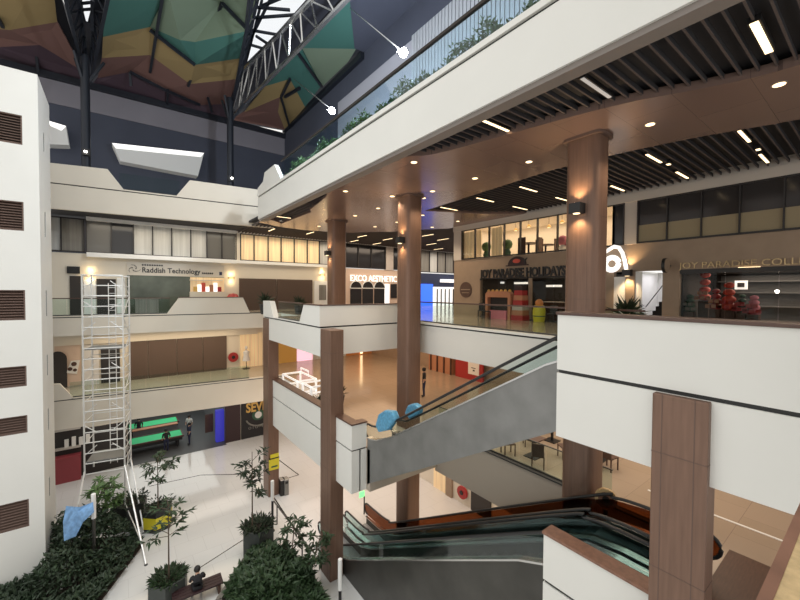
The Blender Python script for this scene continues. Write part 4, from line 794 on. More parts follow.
# ---- clinic with arched windows
t = thing('wall_sign', 'glowing white letters over the arched clinic windows', 'sign', (xat(373,YF),YF-.1,.8)); letters('lettering', 'EXCO AESTHETIC', .85, ((xat(350,YF)+xat(396,YF))/2,YF-.08,.95), '-y', 'sign_glow', t, width=xat(396,YF)-xat(350,YF), ext=.03, bold=0)
for k, cx in enumerate((355.8,367.6,379.2)):
    x = xat(cx,YF); t = thing('arched_window', '%s arched dark window of the clinic' % ['left','middle','right'][k], 'window', (x,YF-.05,L2+.3)); r = .62; zc = on_y(cx,289,YF).z+.1
    poly = [(x-r,-1.25),(x+r,-1.25)]+[(x+r*math.cos(a),zc+r*1.0*math.sin(a)) for a in [math.pi*j/10 for j in range(11)]]
    MB().py(poly, YF-.06, YF-.01).build('glass', 'pane_dark', t); MB().box(x-r,YF-.09,zc-.06,x+r,YF-.05,zc+.02).build('transom', 'white_paint', t)
    MB().tube([(x+(r+.04)*math.cos(a),YF-.07,zc+(r+.04)*math.sin(a)) for a in [math.pi*j/10 for j in range(11)]],.05,6).build('arch_trim', 'white_paint', t)
panel(384.5,389,284,299,YF,'white_lit','lit_doorway','bright narrow doorway of the clinic','door'); panel(390.5,396.5,284,298,YF,'pane_dark','framed_poster','dark framed poster right of the bright clinic doorway','poster')
# ---- navy shop with blue screen
panel(440,458,279.5,282.5,YF,'white_lit','light_box','white lit strip over the navy shop front','light',.3); panel(420,432,284,304,YF,'blue_screen','screen','bright blue screen at the left of the navy shop','screen',.15)
t = thing('storefront', 'bright white shop front with dark vertical bars beside the blue screen', 'shop front', (xat(444,YF),YF,L2)); MB().box(xat(432.5,YF),YF-.1,L2,xat(462,YF),YF-.02,.5).build('backlight', 'white_lit', t)
for k in range(6): x = xat(436+4*k,YF); MB().box(x,YF-.16,L2,x+.16,YF-.1,.3).build('bar', 'frame_dark', t)
# ---- middle storey, far left
YL = 32.0
t = thing('shop_shutter', 'long dark brown shutter on the middle gallery', 'shutter', (xat(176,YL),YL,L1))
for a, c in ((128,147),(147.5,176),(176.5,202),(202.5,226)): MB().box(xat(a,YL),YL-.12,L1,xat(c,YL),YL-.02,-3.6).build('panel', 'shutter', t)
struct(MB().box(-6,YL-.2,-3.6,9.2,YL,-2.9).build('trim_13', 'cream_wall'), 'warm lit bulkhead over the middle gallery shops', 'trim')
panel(55,81,345,386,YL,'peach','wall_recess','peach painted shop wall beside the tower','wall panel',.06)
t = thing('arched_doorway', 'dark arched doorway in the peach wall', 'door', (xat(57.5,YL),YL-.1,L1)); x = xat(56.5,YL); MB().py([(x-.45,L1),(x+.45,L1)]+[(x+.45*math.cos(a),-4.45+.5*math.sin(a)) for a in [math.pi*j/10 for j in range(11)]], YL-.12, YL-.07).build('opening', 'dark_interior', t)
t = thing('poster', 'tilted pale poster with dark round spots on the peach wall', 'poster', (xat(73,YL),YL-.1,-5.3)); P = [on_y(*p,YL-.12) for p in [(71,361),(80,360),(77,374),(66,373)]]; MB().slab(P,(0,.04,0)).build('sheet', 'paper', t); b = MB()
for x_, y_, r in ((74,364,.14),(70,369,.12),(75,370,.1)): q = on_y(x_,y_,YL-.13); b.py([(q.x+r*math.cos(6.283*k/12),q.z+r*math.sin(6.283*k/12)) for k in range(12)],YL-.15,YL-.12)
b.build('spot', 'wood_dark', t)
panel(101,120,345,386,YL,'frame_dark','door','dark slatted door behind the scaffold on the middle gallery','door',.1); panel(83,99,345,386,YL,'cloth_white','white_door','pale pinkish door leaf left of the dark slatted door','door',.1)
panel(240,262,333,364,YL,'curtain_warm','lit_shopfront','warm lit shop opening at the right end of the middle gallery','shop front',.08)
p = on_y(233,357,YL-.1); t = thing('hose_reel', 'red hose reel on the middle gallery wall', 'hose reel', p)
def reel(t, p, ax, r):
    n = 20; P = [(r*math.cos(6.283*k/n), r*math.sin(6.283*k/n)) for k in range(n)]; Q = [(.35*a,.35*c) for a,c in P]
    if ax == 'y': MB().py([(p.x+a,p.z+c) for a,c in P], p.y-.12, p.y).build('drum', 'red', t); MB().py([(p.x+a,p.z+c) for a,c in Q], p.y-.16, p.y-.12).build('hub', 'black', t); MB().box(p.x-.1,p.y-.0,p.z-.1,p.x+.1,p.y+.08,p.z+.1).build('bracket', 'black', t)
    else: MB().px([(p.y+a,p.z+c) for a,c in P], p.x-.12, p.x).build('drum', 'red', t); MB().px([(p.y+a,p.z+c) for a,c in Q], p.x-.16, p.x-.12).build('hub', 'black', t); MB().box(p.x,p.y-.1,p.z-.1,p.x+.2,p.y+.1,p.z+.1).build('bracket', 'black', t)
reel(t, p, 'y', .38)
t = thing('mannequin', 'pale draped mannequin in the warm lit shop opening', 'mannequin', (xat(246,YL-.7),YL-.7,L1)); c = (xat(246,YL-.7),YL-.7,L1)
MB().lathe([(.3,0),(.3,.03),(.03,.05),(.03,.7)],c,12).build('stand', 'black', t); MB().lathe([(.1,.6),(.3,.65),(.2,1.1),(.24,1.35),(.07,1.5)],c,14).build('dress', 'cloth_white', t, smooth=True); MB().ball((c[0],c[1],c[2]+1.68),.12,10,1.2).build('head', 'cloth_white', t, smooth=True)
# ---- ground storey shops, far left
YG = 32.0
mat('shelf_red', (.3,.05,.06), .5)
t = thing('storefront', 'dark shop front with pale shelf and red counter beside the tower', 'shop front', (xat(66,YG),YG,G)); x0, x1 = xat(52,YG), xat(81,YG)
MB().box(x0,YG-.2,G,x1,YG-.04,-8.1).build('backing', 'dark_interior', t); MB().box(x0,YG-.5,-9.0,x1-.1,YG-.2,-8.85).build('shelf', 'cornice', t); MB().box(x0,YG-.8,G,x1-.1,YG-.2,-10.6).build('counter', 'shelf_red', t); MB().box(x0,YG-.5,-10.2,x1-.1,YG-.2,-10.1).build('ledge', 'cornice', t)
for k in range(4): MB().box(x0+.5+.35*k,YG-.4,-10.1,x0+.7+.35*k,YG-.25,-9.6+.1*(k%2)).build('bottle', 'paper', t)
panel(81,127,425,471,YG-.02,'dark_interior','storefront','black unlit shop front behind the scaffold','shop front',.1)
hx0, hx1 = xat(127.5,YG), xat(224.5,YG)
b = MB(); b.box(hx0-.1,YG,G,hx0,45,-7.9); b.box(hx1,YG,G,hx1+.1,45,-7.9); b.box(hx0,45,G,hx1,45.2,-7.9); b.box(hx0,YG+.1,-8.0,hx1,45,-7.9)
struct(b.build('wall_pool_hall', 'grey_wall'), 'grey walls of the pool hall', 'wall')
struct(MB().box(hx0,YG-.5,G,hx1,45,G+.012).build('floor_pool_hall', 'grey_floor'), 'dark floor of the pool hall', 'floor')
def pool_table(x, y, label):
    t = thing('pool_table', label, 'pool table', (x,y,G)); L, W = 1.78, .75
    MB().box(x-L,y-W,G+.76,x+L,y+W,G+.82).build('cloth', 'green_felt', t)
    for a in ((x-L-.1,y-W-.1,x+L+.1,y-W),(x-L-.1,y+W,x+L+.1,y+W+.1),(x-L-.1,y-W,x-L,y+W),(x+L,y-W,x+L+.1,y+W)): MB().box(a[0],a[1],G+.74,a[2],a[3],G+.86).build('rail', 'wood_dark', t)
    MB().box(x-L,y-W,G+.5,x+L,y+W,G+.76).build('apron', 'black', t)
    for sx in (-1,1):
        for sy in (-1,1): MB().box(x+sx*1.5-.08,y+sy*.6-.08,G,x+sx*1.5+.08,y+sy*.6+.08,G+.5).build('leg', 'black', t)
    return t
pool_table(2.1,34.1,'green pool table nearest the front of the pool hall'); pool_table(2.2,37.9,'green pool table in the second row of the pool hall')
b = MB(); 
for k, y in enumerate((36.1,)): 
    t = thing('drinks_counter', 'low dark bar counter between the two green pool tables', 'counter', (2.3,y,G)); MB().box(.8,y-.2,G,3.8,y+.2,G+1.0).build('body', 'grey_wall', t); MB().box(.75,y-.25,G+1.0,3.85,y+.25,G+1.05).build('top', 'terracotta', t)
panel(215,224,409,440,YG+.9,'blue_glow','arcade_cabinet','tall blue lit machine at the right end of the pool hall','machine',.5); panel(205,213,414,432,YG+1.5,'wood_dark','poster','brownish poster beside the blue lit machine','poster',.05)
panel(225,240,405,452,YG-.02,'maroon','door','dark maroon wall panel left of the black sign board','wall panel',.12)
t = thing('shop_signboard', 'tall black sign board with gold and white lettering behind the slim column', 'sign', (xat(257,YG),YG-.1,G)); x0, x1 = xat(240.5,YG), xat(276,YG); MB().box(x0,YG-.15,G,x1,YG-.02,-8.05).build('board', 'green_dark' if False else 'black_matte', t)
cx = xat(256,YG); letters('lettering', 'SEVEN', 1.05, (cx+.3,YG-.16,-10.05), '-y', 'gold_paint', t, width=xat(271,YG)-xat(242.5,YG), ext=.03, bold=.03)
MB().tube([(cx+.15+1.05*math.cos(a),YG-.18,-10.45+.85*math.sin(a)) for a in [math.pi+.3+(math.pi-.6)*k/12 for k in range(13)]],.07,6).build('arc', 'curtain_grey', t)
MB().py([(cx+.1+.28*math.cos(6.283*k/16),-10.4+.28*math.sin(6.283*k/16)) for k in range(16)], YG-.2, YG-.15).build('eye', 'cloth_white', t); MB().py([(cx+.1+.5*math.cos(6.283*k/16),-10.4+.45*math.sin(6.283*k/16)) for k in range(16)], YG-.17, YG-.15).build('iris', 'green_dark', t)
letters('small_lettering', '010-4081', .32, (cx+.3,YG-.16,-11.5), '-y', 'curtain_grey', t, width=1.9, ext=.01); MB().lathe([(.1,0),(.16,.15),(.05,.25)],(cx,YG-.5,-8.25),10).build('lamp', 'lamp_warm', t)
# ---- middle storey seen behind the parapet
t = thing('kiosk', 'white framed kiosk counter behind the middle storey parapet', 'kiosk', (8.6,19.8,L1))
for i, (x0, y0, x1, y1) in enumerate([(8.0,18.3,9.2,19.4),(7.9,19.9,9.0,22.2)]):
    f = MB()
    for x in (x0,x1):
        for y in (y0,y1): f.box(x-.05,y-.05,L1,x+.05,y+.05,L1+1.25)
    for z in (L1+.55,L1+1.2): f.box(x0,y0-.05,z,x1,y0+.05,z+.08); f.box(x0,y1-.05,z,x1,y1+.05,z+.08); f.box(x0-.05,y0,z,x0+.05,y1,z+.08); f.box(x1-.05,y0,z,x1+.05,y1,z+.08)
    f.build('frame', 'white_glow', t); MB().box(x0+.05,y0+.05,L1,x1-.05,y1-.05,L1+.5).build('body', 'paper', t)  # frame glows faintly to stay white under the warm lamps, no lamp itself
f = MB(); f.tube([(9.0,22.1,L1+1.2),(9.0,22.1,L1+1.5),(9.0,21.0,L1+1.5),(9.0,21.0,L1+1.2)],.05,6); f.build('handle_bar', 'white_glow', t)
small_plant((8.15,17.5,L1),1.4,.55,'dark palm plant at the near end of the white kiosk'); small_plant((9.6,18.2,L1),1.7,.6,'dark plant showing just right of the tall slim column')
panel(275,296,340,360,YL,'gold_paint','storefront','amber lit shop front far behind the white kiosk','shop front',.1); panel(297,312,340,368,YL,'pink_lit','storefront','pink lit shop front far behind the white kiosk','shop front',.1); panel(313,345,340,366,YL,'curtain_white','storefront','pale shop front far behind the tall slim column','shop front',.1)
panel(346,398,330,358,YL,'orange','storefront','orange lit shop front seen between slim column and corner column','shop front',.1)
# right side of the middle storey
RX = 20.5
def panelx(px0, px1, y0, y1, X, m, name, label=None, cat=None, th=.08, parent=None):
    ya, yb = yat(px1,X), yat(px0,X); z1 = on_x((px0+px1)/2,y0,X).z; z0 = on_x((px0+px1)/2,y1,X).z
    if name in ('door','lit_doorway','wall_pier'): z0 = G
    o = MB().box(X-th,ya,z0,X,yb,z1).build(name, m, parent)
    if label: tag(o, label, cat)
    return o
t = thing('hoarding', 'dark red hoarding with a white notice on the middle storey', 'hoarding', (RX-.5,18.3,L1)); MB().box(RX-.5,17.0,L1,RX-.35,19.6,-3.6).build('panel', 'red', t); q = on_x(473.5,367,RX-.52); MB().box(RX-.53,q.y-.5,q.z-.55,RX-.5,q.y+.5,q.z+.6).build('notice', 'paper', t); MB().box(RX-.54,q.y-.2,q.z-.1,RX-.53,q.y+.2,q.z-.05).box(RX-.54,q.y-.12,q.z-.3,RX-.53,q.y+.05,q.z-.2).build('notice_mark', 'black', t)
t = thing('display_shelf', 'reddish brown wooden shelf left of the red hoarding', 'shelf', (RX-.4,21.2,L1)); MB().box(RX-.5,20.0,L1,RX-.1,22.6,-5).build('lower', 'terracotta', t); b = MB()
for k in range(4): b.box(RX-.6,20.0+.75*k,L1,RX-.5,20.1+.75*k,-4.2)
b.box(RX-.6,20,-4.6,RX-.1,22.6,-4.5); b.build('frame', 'wood_dark', t)
YM = 31.9
t = thing('storefront', 'dark shop front with pink poster at the end of the middle storey', 'shop front', (17,YM,L1)); 
for a, c, m in ((405,421,'wood_dark'),(421,428,'frame_dark'),(428,432,'curtain_grey'),(432,438,'pink_lit'),(438,447,'frame_dark'),(447,452,'paper')): MB().box(xat(a,YM),YM-.1,L1,xat(c,YM),YM,-3.4).build('bay', m, t)
# cafe tables and chairs beyond the escalators
def cafe_table(x, y, label, z=L1):
    t = thing('cafe_table', label, 'table', (x,y,z)); MB().box(x-.35,y-.35,z+.7,x+.35,y+.35,z+.74).build('top', 'wood_dark', t); MB().box(x-.04,y-.04,z,x+.04,y+.04,z+.7).build('post', 'black', t); MB().box(x-.25,y-.25,z,x+.25,y+.25,z+.03).build('foot', 'black', t)
cafe_table(12.6,8.2,'square dark cafe table nearest the floor edge under the escalator'); cafe_table(14.6,8.6,'square dark cafe table in the second row, under the escalator'); cafe_table(14.4,6.6,'square dark cafe table beside the big column'); cafe_table(16.6,8.0,'square dark cafe table furthest back in the cafe')
k = 0
for x, y, rz, wd in ((12.0,8.9,2.6,'at the far side of the nearest cafe table'),(12.0,7.6,-2.6,'at the near side of the nearest cafe table'),(13.4,8.9,.8,'between the first two cafe tables, far side'),(13.5,7.4,-.6,'between the first two cafe tables, near side'),(15.3,9.3,.6,'behind the second row cafe table'),(13.9,6.0,3.0,'left of the table by the big column'),(15.2,6.9,0,'right of the table by the big column'),(16.2,7.2,-2,'in front of the furthest cafe table')):
    chair(0,x,'dark wooden cafe chair '+wd,'wood_dark',L1,rz,'cafe_chair','cafe chairs',y)
t = thing('counter', 'long reddish wooden bar counter behind the cafe tables', 'counter', (18,7,L1)); MB().box(18,4.5,L1,18.6,9.5,L1+1.1).build('body', 'wood_dark', t); MB().box(17.95,4.4,L1+1.1,18.7,9.6,L1+1.15).build('top', 'terracotta', t)
railing('glass_railing', 'low glass balustrade along the floor edge in front of the cafe', (11.6,12.4),(11.6,4.9), L1+.05, L1+1.05, 7, rail='steel_dark', rr=.02)
# ground storey beyond the escalators
GX = 15.7
panelx(436,448,467,489,GX,'curtain_warm','lit_doorway','warm lit doorway on the ground floor, under the escalators','door'); panelx(449,455,465,492,GX,'taupe','wall_pier','taupe pier right of the warm lit doorway','wall panel',.15)
p = on_x(463,492,GX-.1); t = thing('hose_reel', 'red hose reel on the ground floor wall', 'hose reel', p); reel(t, p, 'x', .36); panelx(474,494,488,512,GX,'frame_dark','door','dark sloping door front beside the ground floor hose reel','door')
# yellow round notice near the top landing
p = on_z(606,497,L1+.75); t = thing('tape_roll', 'large yellowish coil standing by the escalator top landing', 'coil', (p.x,p.y,L1)); n = 18
for r_, m in ((.27,'stone_gold'),(.19,'wood_lip'),(.09,'black')):
    d_ = Vector((p.x,p.y,0)).normalized(); s_ = Vector((-d_.y,d_.x,0)); P = [Vector((p.x,p.y,L1+.72))+s_*r_*math.cos(6.283*k/n)+Vector((0,0,r_*math.sin(6.283*k/n))) for k in range(n)]
    MB().slab([v-d_*(.06+.04*(.4-r_)) for v in P], d_*.1).build('ring', m, t)
MB().bar((p.x,p.y,L1),(p.x,p.y,L1+.4),.08).build('stand', 'black', t)

# tall light strips added out of sight so their streaks mirror in the polished floor
for j, px_ in enumerate((337,361,430)): tag(MB().box(xat(px_,YM)-.12,YM-.14,L1+.1,xat(px_,YM)+.12,YM-.1,-3.3).build('light_strip', 'lamp_warm'), 'tall warm light strip added for floor streaks on the far middle storey wall, %s from the left' % ORD[j], 'light')
struct(MB().box(13.38,-2,L1,13.46,4.6,L1+.012).build('trim_14', 'white_paint'), 'pale line in the middle storey floor at the right', 'trim'); struct(MB().box(8.0,-2,L1,11.9,2.3,L1+.014).build('trim_15', 'wood_dark'), 'dark mat at the escalator landing', 'trim')
# ================================================================ PEOPLE
def person(label, loc, rz, pose, shirt, pants, holds=None):
    t = thing('person', label, 'person', loc, None, rz)
    S = {'stand': dict(pel=(0,0,.95),chest=(0,.0,1.3),neck=(0,.0,1.48),head=(0,.03,1.62),hipL=(.1,0,.92),kneeL=(.11,.03,.5),footL=(.11,0,.08),toeL=(.11,.16,.04),hipR=(-.1,0,.92),kneeR=(-.11,.03,.5),footR=(-.11,0,.08),toeR=(-.11,.16,.04),shL=(.2,0,1.42),elL=(.26,-.02,1.14),haL=(.24,.1,.9),shR=(-.2,0,1.42),elR=(-.26,-.02,1.14),haR=(-.24,.1,.9)),
         'sit': dict(pel=(0,0,.52),chest=(0,.08,.85),neck=(0,.12,1.03),head=(0,.2,1.15),hipL=(.1,.05,.5),kneeL=(.15,.45,.5),footL=(.15,.42,.08),toeL=(.15,.58,.04),hipR=(-.1,.05,.5),kneeR=(-.15,.45,.5),footR=(-.15,.42,.08),toeR=(-.15,.58,.04),shL=(.2,.1,.98),elL=(.26,.22,.74),haL=(.1,.42,.66),shR=(-.2,.1,.98),elR=(-.26,.22,.74),haR=(-.08,.42,.66))}[pose]
    order = list(S); idx = {k:i for i,k in enumerate(order)}
    E = [('pel','chest'),('chest','neck'),('neck','head'),('pel','hipL'),('hipL','kneeL'),('kneeL','footL'),('footL','toeL'),('pel','hipR'),('hipR','kneeR'),('kneeR','footR'),('footR','toeR'),('chest','shL'),('shL','elL'),('elL','haL'),('chest','shR'),('shR','elR'),('elR','haR')]
    R = dict(pel=.145,chest=.16,neck=.06,head=.105,hipL=.1,kneeL=.065,footL=.05,toeL=.035,hipR=.1,kneeR=.065,footR=.05,toeR=.035,shL=.075,elL=.05,haL=.035,shR=.075,elR=.05,haR=.035)
    me = bpy.data.meshes.new('body'); me.from_pydata([S[k] for k in order], [(idx[a],idx[c]) for a,c in E], [])
    o = bpy.data.objects.new('body', me); C.objects.link(o); m = o.modifiers.new('s','SKIN'); sv = me.skin_vertices[0].data
    for k in order: sv[idx[k]].radius = (R[k], R[k]*(.8 if k in ('pel','chest') else 1)); sv[idx[k]].use_root = (k == 'pel')
    ss = o.modifiers.new('u','SUBSURF'); ss.levels = 1; ss.render_levels = 1
    dg = bpy.context.evaluated_depsgraph_get(); me2 = bpy.data.meshes.new_from_object(o.evaluated_get(dg)); bpy.data.objects.remove(o)
    for mm in (shirt, pants, 'skin', 'black'): me2.materials.append(M[mm])
    seg = [(Vector(S[a]),Vector(S[c]),a,c) for a,c in E]
    for p in me2.polygons:
        c = p.center; best = min(seg, key=lambda s: (c-(s[0]+(s[1]-s[0])*max(0,min(1,(c-s[0]).dot(s[1]-s[0])/max(1e-6,(s[1]-s[0]).length_squared))))).length)
        k = best[3]; p.material_index = 2 if k in ('head','haL','haR') else 3 if k.startswith(('toe','foot')) and c.z < .12 else 1 if k.startswith(('hip','knee','foot','toe')) else 0; p.use_smooth = True
    b = bpy.data.objects.new('body', me2); C.objects.link(b); b.parent = t
    h = Vector(S['head'])+Vector(loc); MB().ball((h.x,h.y-.02,h.z+.03),.125,12,1.05).build('hair', 'hair', t, smooth=True)
    return t
p = on_z(424,397,L1); person('person in dark clothes standing beside the corner column on the middle storey', p, 1.0, 'stand', 'cloth_black', 'cloth_navy')
for (x, y, rz, lab) in ((2.75,32.75,.3,'person in dark clothes standing at the nearest green pool table'),(4.35,33.2,1.6,'person in navy standing at the right end of the nearest pool table'),(4.6,35.3,2.5,'person in pale top standing behind the nearest pool table'),(1.2,36.9,0,'person in dark clothes standing between the two pool tables')):
    person(lab, (x,y,G+.013), rz, 'stand', 'cloth_white' if 'pale' in lab else 'cloth_navy' if 'navy' in lab else 'cloth_black', 'cloth_navy')
# ================================================================ ATRIUM FLOOR
# bench with seated person, seen from behind
t = thing('bench', 'dark wooden slab bench on the atrium floor with a person seated on it', 'bench', (2.1,17.35,G)); bz = -.42
ca, sa = math.cos(bz), math.sin(bz)
bench_a = on_z(172,597,G+.45); bench_b = on_z(222,577,G+.45); d_ = (bench_b-bench_a); ang = math.atan2(d_.y,d_.x); mid = (bench_a+bench_b)/2; Lb = d_.length
s = MB()
for k in range(4): s.obox((mid.x-math.sin(ang)*(.16*k-.24),mid.y+math.cos(ang)*(.16*k-.24),G+.38),Lb,.14,.07,ang)
s.build('slats', 'maroon', t)
for f in (-.42,.42): MB().obox((mid.x+math.cos(ang)*Lb*f,mid.y+math.sin(ang)*Lb*f,G),.1,.56,.38,ang).build('end_panel', 'wood_dark', t)
q = on_z(198,590,G+.45); person('person in black sitting on the dark bench, seen from behind', (q.x,q.y,G), ang, 'sit', 'cloth_black', 'cloth_black')
# planters
def hexpoly(x, y, r, n=6, rot=0): return [(x+r*math.cos(rot+2*math.pi*k/n), y+r*math.sin(rot+2*math.pi*k/n)) for k in range(n)]
def planter(x, y, r, h, label, m, fill='leaf_dark', nl=220, lh=.35, band=None, rot=.3, spread=1.0):
    t = thing('planter', label, 'planter', (x,y,G)); o = hexpoly(x,y,r,6,rot); i_ = hexpoly(x,y,r-.09,6,rot); b = MB()
    n = 6; vs = [(a,c,G) for a,c in o]+[(a,c,G+h) for a,c in o]+[(a,c,G+h) for a,c in i_]+[(a,c,G+h-.12) for a,c in i_]; fs = [tuple(range(n))]
    for k in range(3): fs += [(k*n+j,k*n+(j+1)%n,(k+1)*n+(j+1)%n,(k+1)*n+j) for j in range(n)]
    b.add(vs,fs); b.build('tub', m, t); MB().pz(hexpoly(x,y,r-.1,6,rot),G+h-.2,G+h-.1).build('soil', 'soil', t)
    if band: MB().pz(hexpoly(x,y,r+.015,6,rot),G+h*.18,G+h*.72).build('wrap', band, t)
    f = MB()
    for k in range(nl):
        a = random.uniform(0,6.28); rr = r*spread*math.sqrt(random.random()); e = random.uniform(-.3,1.3); d = Vector((math.cos(a)*math.cos(e),math.sin(a)*math.cos(e),math.sin(e)))
        f.leaf((x+rr*math.cos(a),y+rr*math.sin(a),G+h-.08+random.uniform(0,lh)), d, random.uniform(.14,.3), .08)
    f.build('foliage', fill, t, recalc=False); return t
def tree(x, y, z, h, label, clusters, m='leaf', leafL=.34, nl=26, lean=(0,0)):
    t = thing('young_tree', label, 'tree', (x,y,z)); tx, ty = x+lean[0], y+lean[1]
    MB().tube([(x,y,z),(x+lean[0]*.5,y+lean[1]*.5,z+h*.5),(tx,ty,z+h)],.035,7,.015).build('trunk', 'bark', t)
    br = MB(); f = MB()
    for (f0, a, L, e) in clusters:
        p0 = Vector((x,y,z)).lerp(Vector((tx,ty,z+h)), f0); d = Vector((math.cos(a)*math.cos(e),math.sin(a)*math.cos(e),math.sin(e))); p1 = p0+d*L; br.tube([p0,p0.lerp(p1,.5)+Vector((0,0,.05)),p1],.014,5,.006)
        for k in range(nl):
            q = p0.lerp(p1, random.uniform(.35,1.05)); aa = random.uniform(0,6.28); ee = random.uniform(-.7,.7); dd = Vector((math.cos(aa)*math.cos(ee),math.sin(aa)*math.cos(ee),math.sin(ee)))+d*.5; f.leaf(q,dd,leafL*random.uniform(.6,1.1),leafL*.28)
    br.build('branch', 'bark', t); f.build('foliage', m, t, recalc=False); return t
def rnd_cl(n, lo, hi, L): return [(random.uniform(lo,hi), i*2.4+random.uniform(-.3,.3), L*random.uniform(.6,1.1), random.uniform(-.1,.6)) for i in range(n)]
a = on_z(159,531,G); planter(a.x,a.y+.45,.66,1.05,'black six sided planter with a bright yellow wrap','planter_black',band='yellow',nl=120)
tree(a.x,a.y+.45,G+.9,2.6,'leafy young tree growing from the planter with yellow wrap',rnd_cl(12,.6,1,.85),nl=22)
a = on_z(131,530,G); planter(a.x,a.y+.6,.75,1.2,'large black planter just behind the scaffold foot','planter_black',nl=260,fill='leaf_dark')
a = on_z(170,604,G); planter(a.x,a.y+.55,.72,.75,'dark planter full of low greenery beside the bench','planter_grey',nl=380,fill='leaf',lh=.1,spread=.8)
tree(a.x+.02,a.y+.55,G+.65,3.0,'thin young tree growing from the planter beside the bench',rnd_cl(12,.55,1,.75),m='leaf',nl=14,leafL=.36)
a = on_z(262,560,G); planter(a.x,a.y+.55,.74,1.35,'tall dark planter with trailing greenery in front of the slim column','planter_grey',nl=380,lh=.15,spread=.95)
tree(a.x-.25,a.y+.6,G+1.2,3.6,'tall thin tree growing from the planter in front of the slim column',rnd_cl(14,.45,1,.7),m='leaf_dark',nl=18,leafL=.36)
# planting beds
def bed(name, label, poly, h, m, nleaf, lh, soil='soil', curb=None, lsz=(.14,.32), blobs=()):
    t = thing(name, label, 'planting bed', (sum(p[0] for p in poly)/len(poly),sum(p[1] for p in poly)/len(poly),G))
    MB().pz(poly, G, G+h).build('soil_bed', soil, t)
    if curb:
        b = MB()
        for p, q in zip(poly, poly[1:]+poly[:1]): b.bar((p[0],p[1],G+h*.5+.06),(q[0],q[1],G+h*.5+.06),.2,h+.12)
        b.build('kerb', curb, t)
    xs_, ys_ = zip(*poly); f = MB(); cnt = 0; cxm = sum(xs_)/len(xs_); cym = sum(ys_)/len(ys_)
    def inside(x, y):
        r = False
        for (x0,y0),(x1,y1) in zip(poly, poly[1:]+poly[:1]):
            if (y0 > y) != (y1 > y) and x < (x1-x0)*(y-y0)/(y1-y0)+x0: r = not r
        return r
    while cnt < nleaf:
        x, y = random.uniform(min(xs_),max(xs_)), random.uniform(min(ys_),max(ys_))
        if not inside(x,y): continue
        if curb: x = cxm+(x-cxm)*.86; y = cym+(y-cym)*.86
        top = lh
        for bx,by,br,bh in blobs: 
            dd = math.hypot(x-bx,y-by)/br
            if dd < 1: top = max(top, bh*math.sqrt(1-dd*dd))
        a = random.uniform(0,6.28); e = random.uniform(-.4,1.2); d = Vector((math.cos(a)*math.cos(e),math.sin(a)*math.cos(e),math.sin(e)))
        f.leaf((x,y,G+h+top*random.uniform(.55,1)), d, random.uniform(*lsz), lsz[1]*.34); cnt += 1
    f.build('foliage', m, t, recalc=False); return t
bed('planting_bed', 'dense dark green bed of shrubs at the foot of the tower, under the scaffold', [(-2.5,24.2),(.55,22.3),(.75,21.2),(-1.6,16.6),(-4.2,16.6),(-4.2,21.1),(-2.5,21.1)], .06, 'leaf_dark', 9000, .35, blobs=[(-1.2,21.6,1.35,2.3),(-1.9,20.2,1.1,1.5),(-.5,22.2,.9,1.3),(-2.0,22.8,.8,1.9),(-.8,20.4,.9,1.0)])
bed('planting_bed', 'bed of ferns and bamboo like greenery with stone kerb between bench and slim column', [(2.9,15.2),(4.75,17.4),(5.35,17.3),(6.2,15.4),(6.2,12.2),(3.4,12.2)], .35, 'leaf', 8500, .4, curb='stone_curb', lsz=(.16,.4), blobs=[(5.0,15.3,1.0,.9),(4.5,14.2,1.3,1.0),(5.6,14.0,.7,.9)])
cl = rnd_cl(14,.3,1,.6); tree(6.0,14.0,G+.35,1.9,'feathery bamboo like plant overhanging the floor beside the slim column',cl,m='leaf',nl=22,leafL=.34,lean=(.35,-.3)); tree(5.7,15.2,G+.35,2.0,'feathery bamboo like plant at the far corner of the kerbed bed',rnd_cl(12,.3,1,.6),m='leaf',nl=22,leafL=.34,lean=(.3,.2))
tree(-.6,22.2,G+.2,2.9,'bright leafy shrub standing out of the dark bed beside the white pole',rnd_cl(16,.5,1,.7),m='leaf_light',nl=26,leafL=.4)
# blue tarpaulin over the shrubs
P = [on_z(*p) for p in [(66,506,G+3.0),(80,507,G+3.1),(93,502,G+3.2),(94,511,G+3.0),(83,521,G+2.6),(76,535,G+2.0),(64,540,G+1.9),(63,522,G+2.5)]]
t = MB(); n = len(P); cpt = sum(P, Vector())/n+Vector((0,0,.25)); t.add([cpt]+P+[p-Vector((0,0,.05)) for p in P]+[cpt-Vector((0,0,.05))],[(0,1+k,1+(k+1)%n) for k in range(n)]+[(1+k,1+n+k,1+n+(k+1)%n,1+(k+1)%n) for k in range(n)]+[(1+2*n,1+n+(k+1)%n,1+n+k) for k in range(n)])
tag(t.build('tarpaulin', 'blue_tarp', smooth=False), 'crumpled pale blue tarpaulin draped over the shrubs by the tower', 'tarpaulin')
# lamp poles with white heads
def pole(x, y, h, hw, label, m='steel_dark'):
    t = thing('bollard_pole', label, 'pole', (x,y,G)); MB().lathe([(.06,0),(.06,h-hw)],(x,y,G),10).build('shaft', m, t, smooth=True); MB().lathe([(.085,h-hw),(.085,h),(.06,h+.02)],(x,y,G),12).build('head', 'white_paint', t, smooth=True); MB().lathe([(.12,0),(.12,.03)],(x,y,G),12).build('base', m, t)
def pole_at(px_, ytop, ybase, hw, label, m='steel_dark'):
    p = on_z(px_,ybase,G); h = on_x(px_,ytop,p.x).z-G; pole(p.x,p.y,h,hw,label,m)
pole_at(94.5,485,573,1.05,'thin grey pole with white head standing in the dark shrub bed'); pole_at(272.5,481,531,1.0,'dark pole with white head beside the tall trailing planter','black'); pole_at(340,559,606,1.2,'dark pole with white head at the bottom edge by the escalator','black')
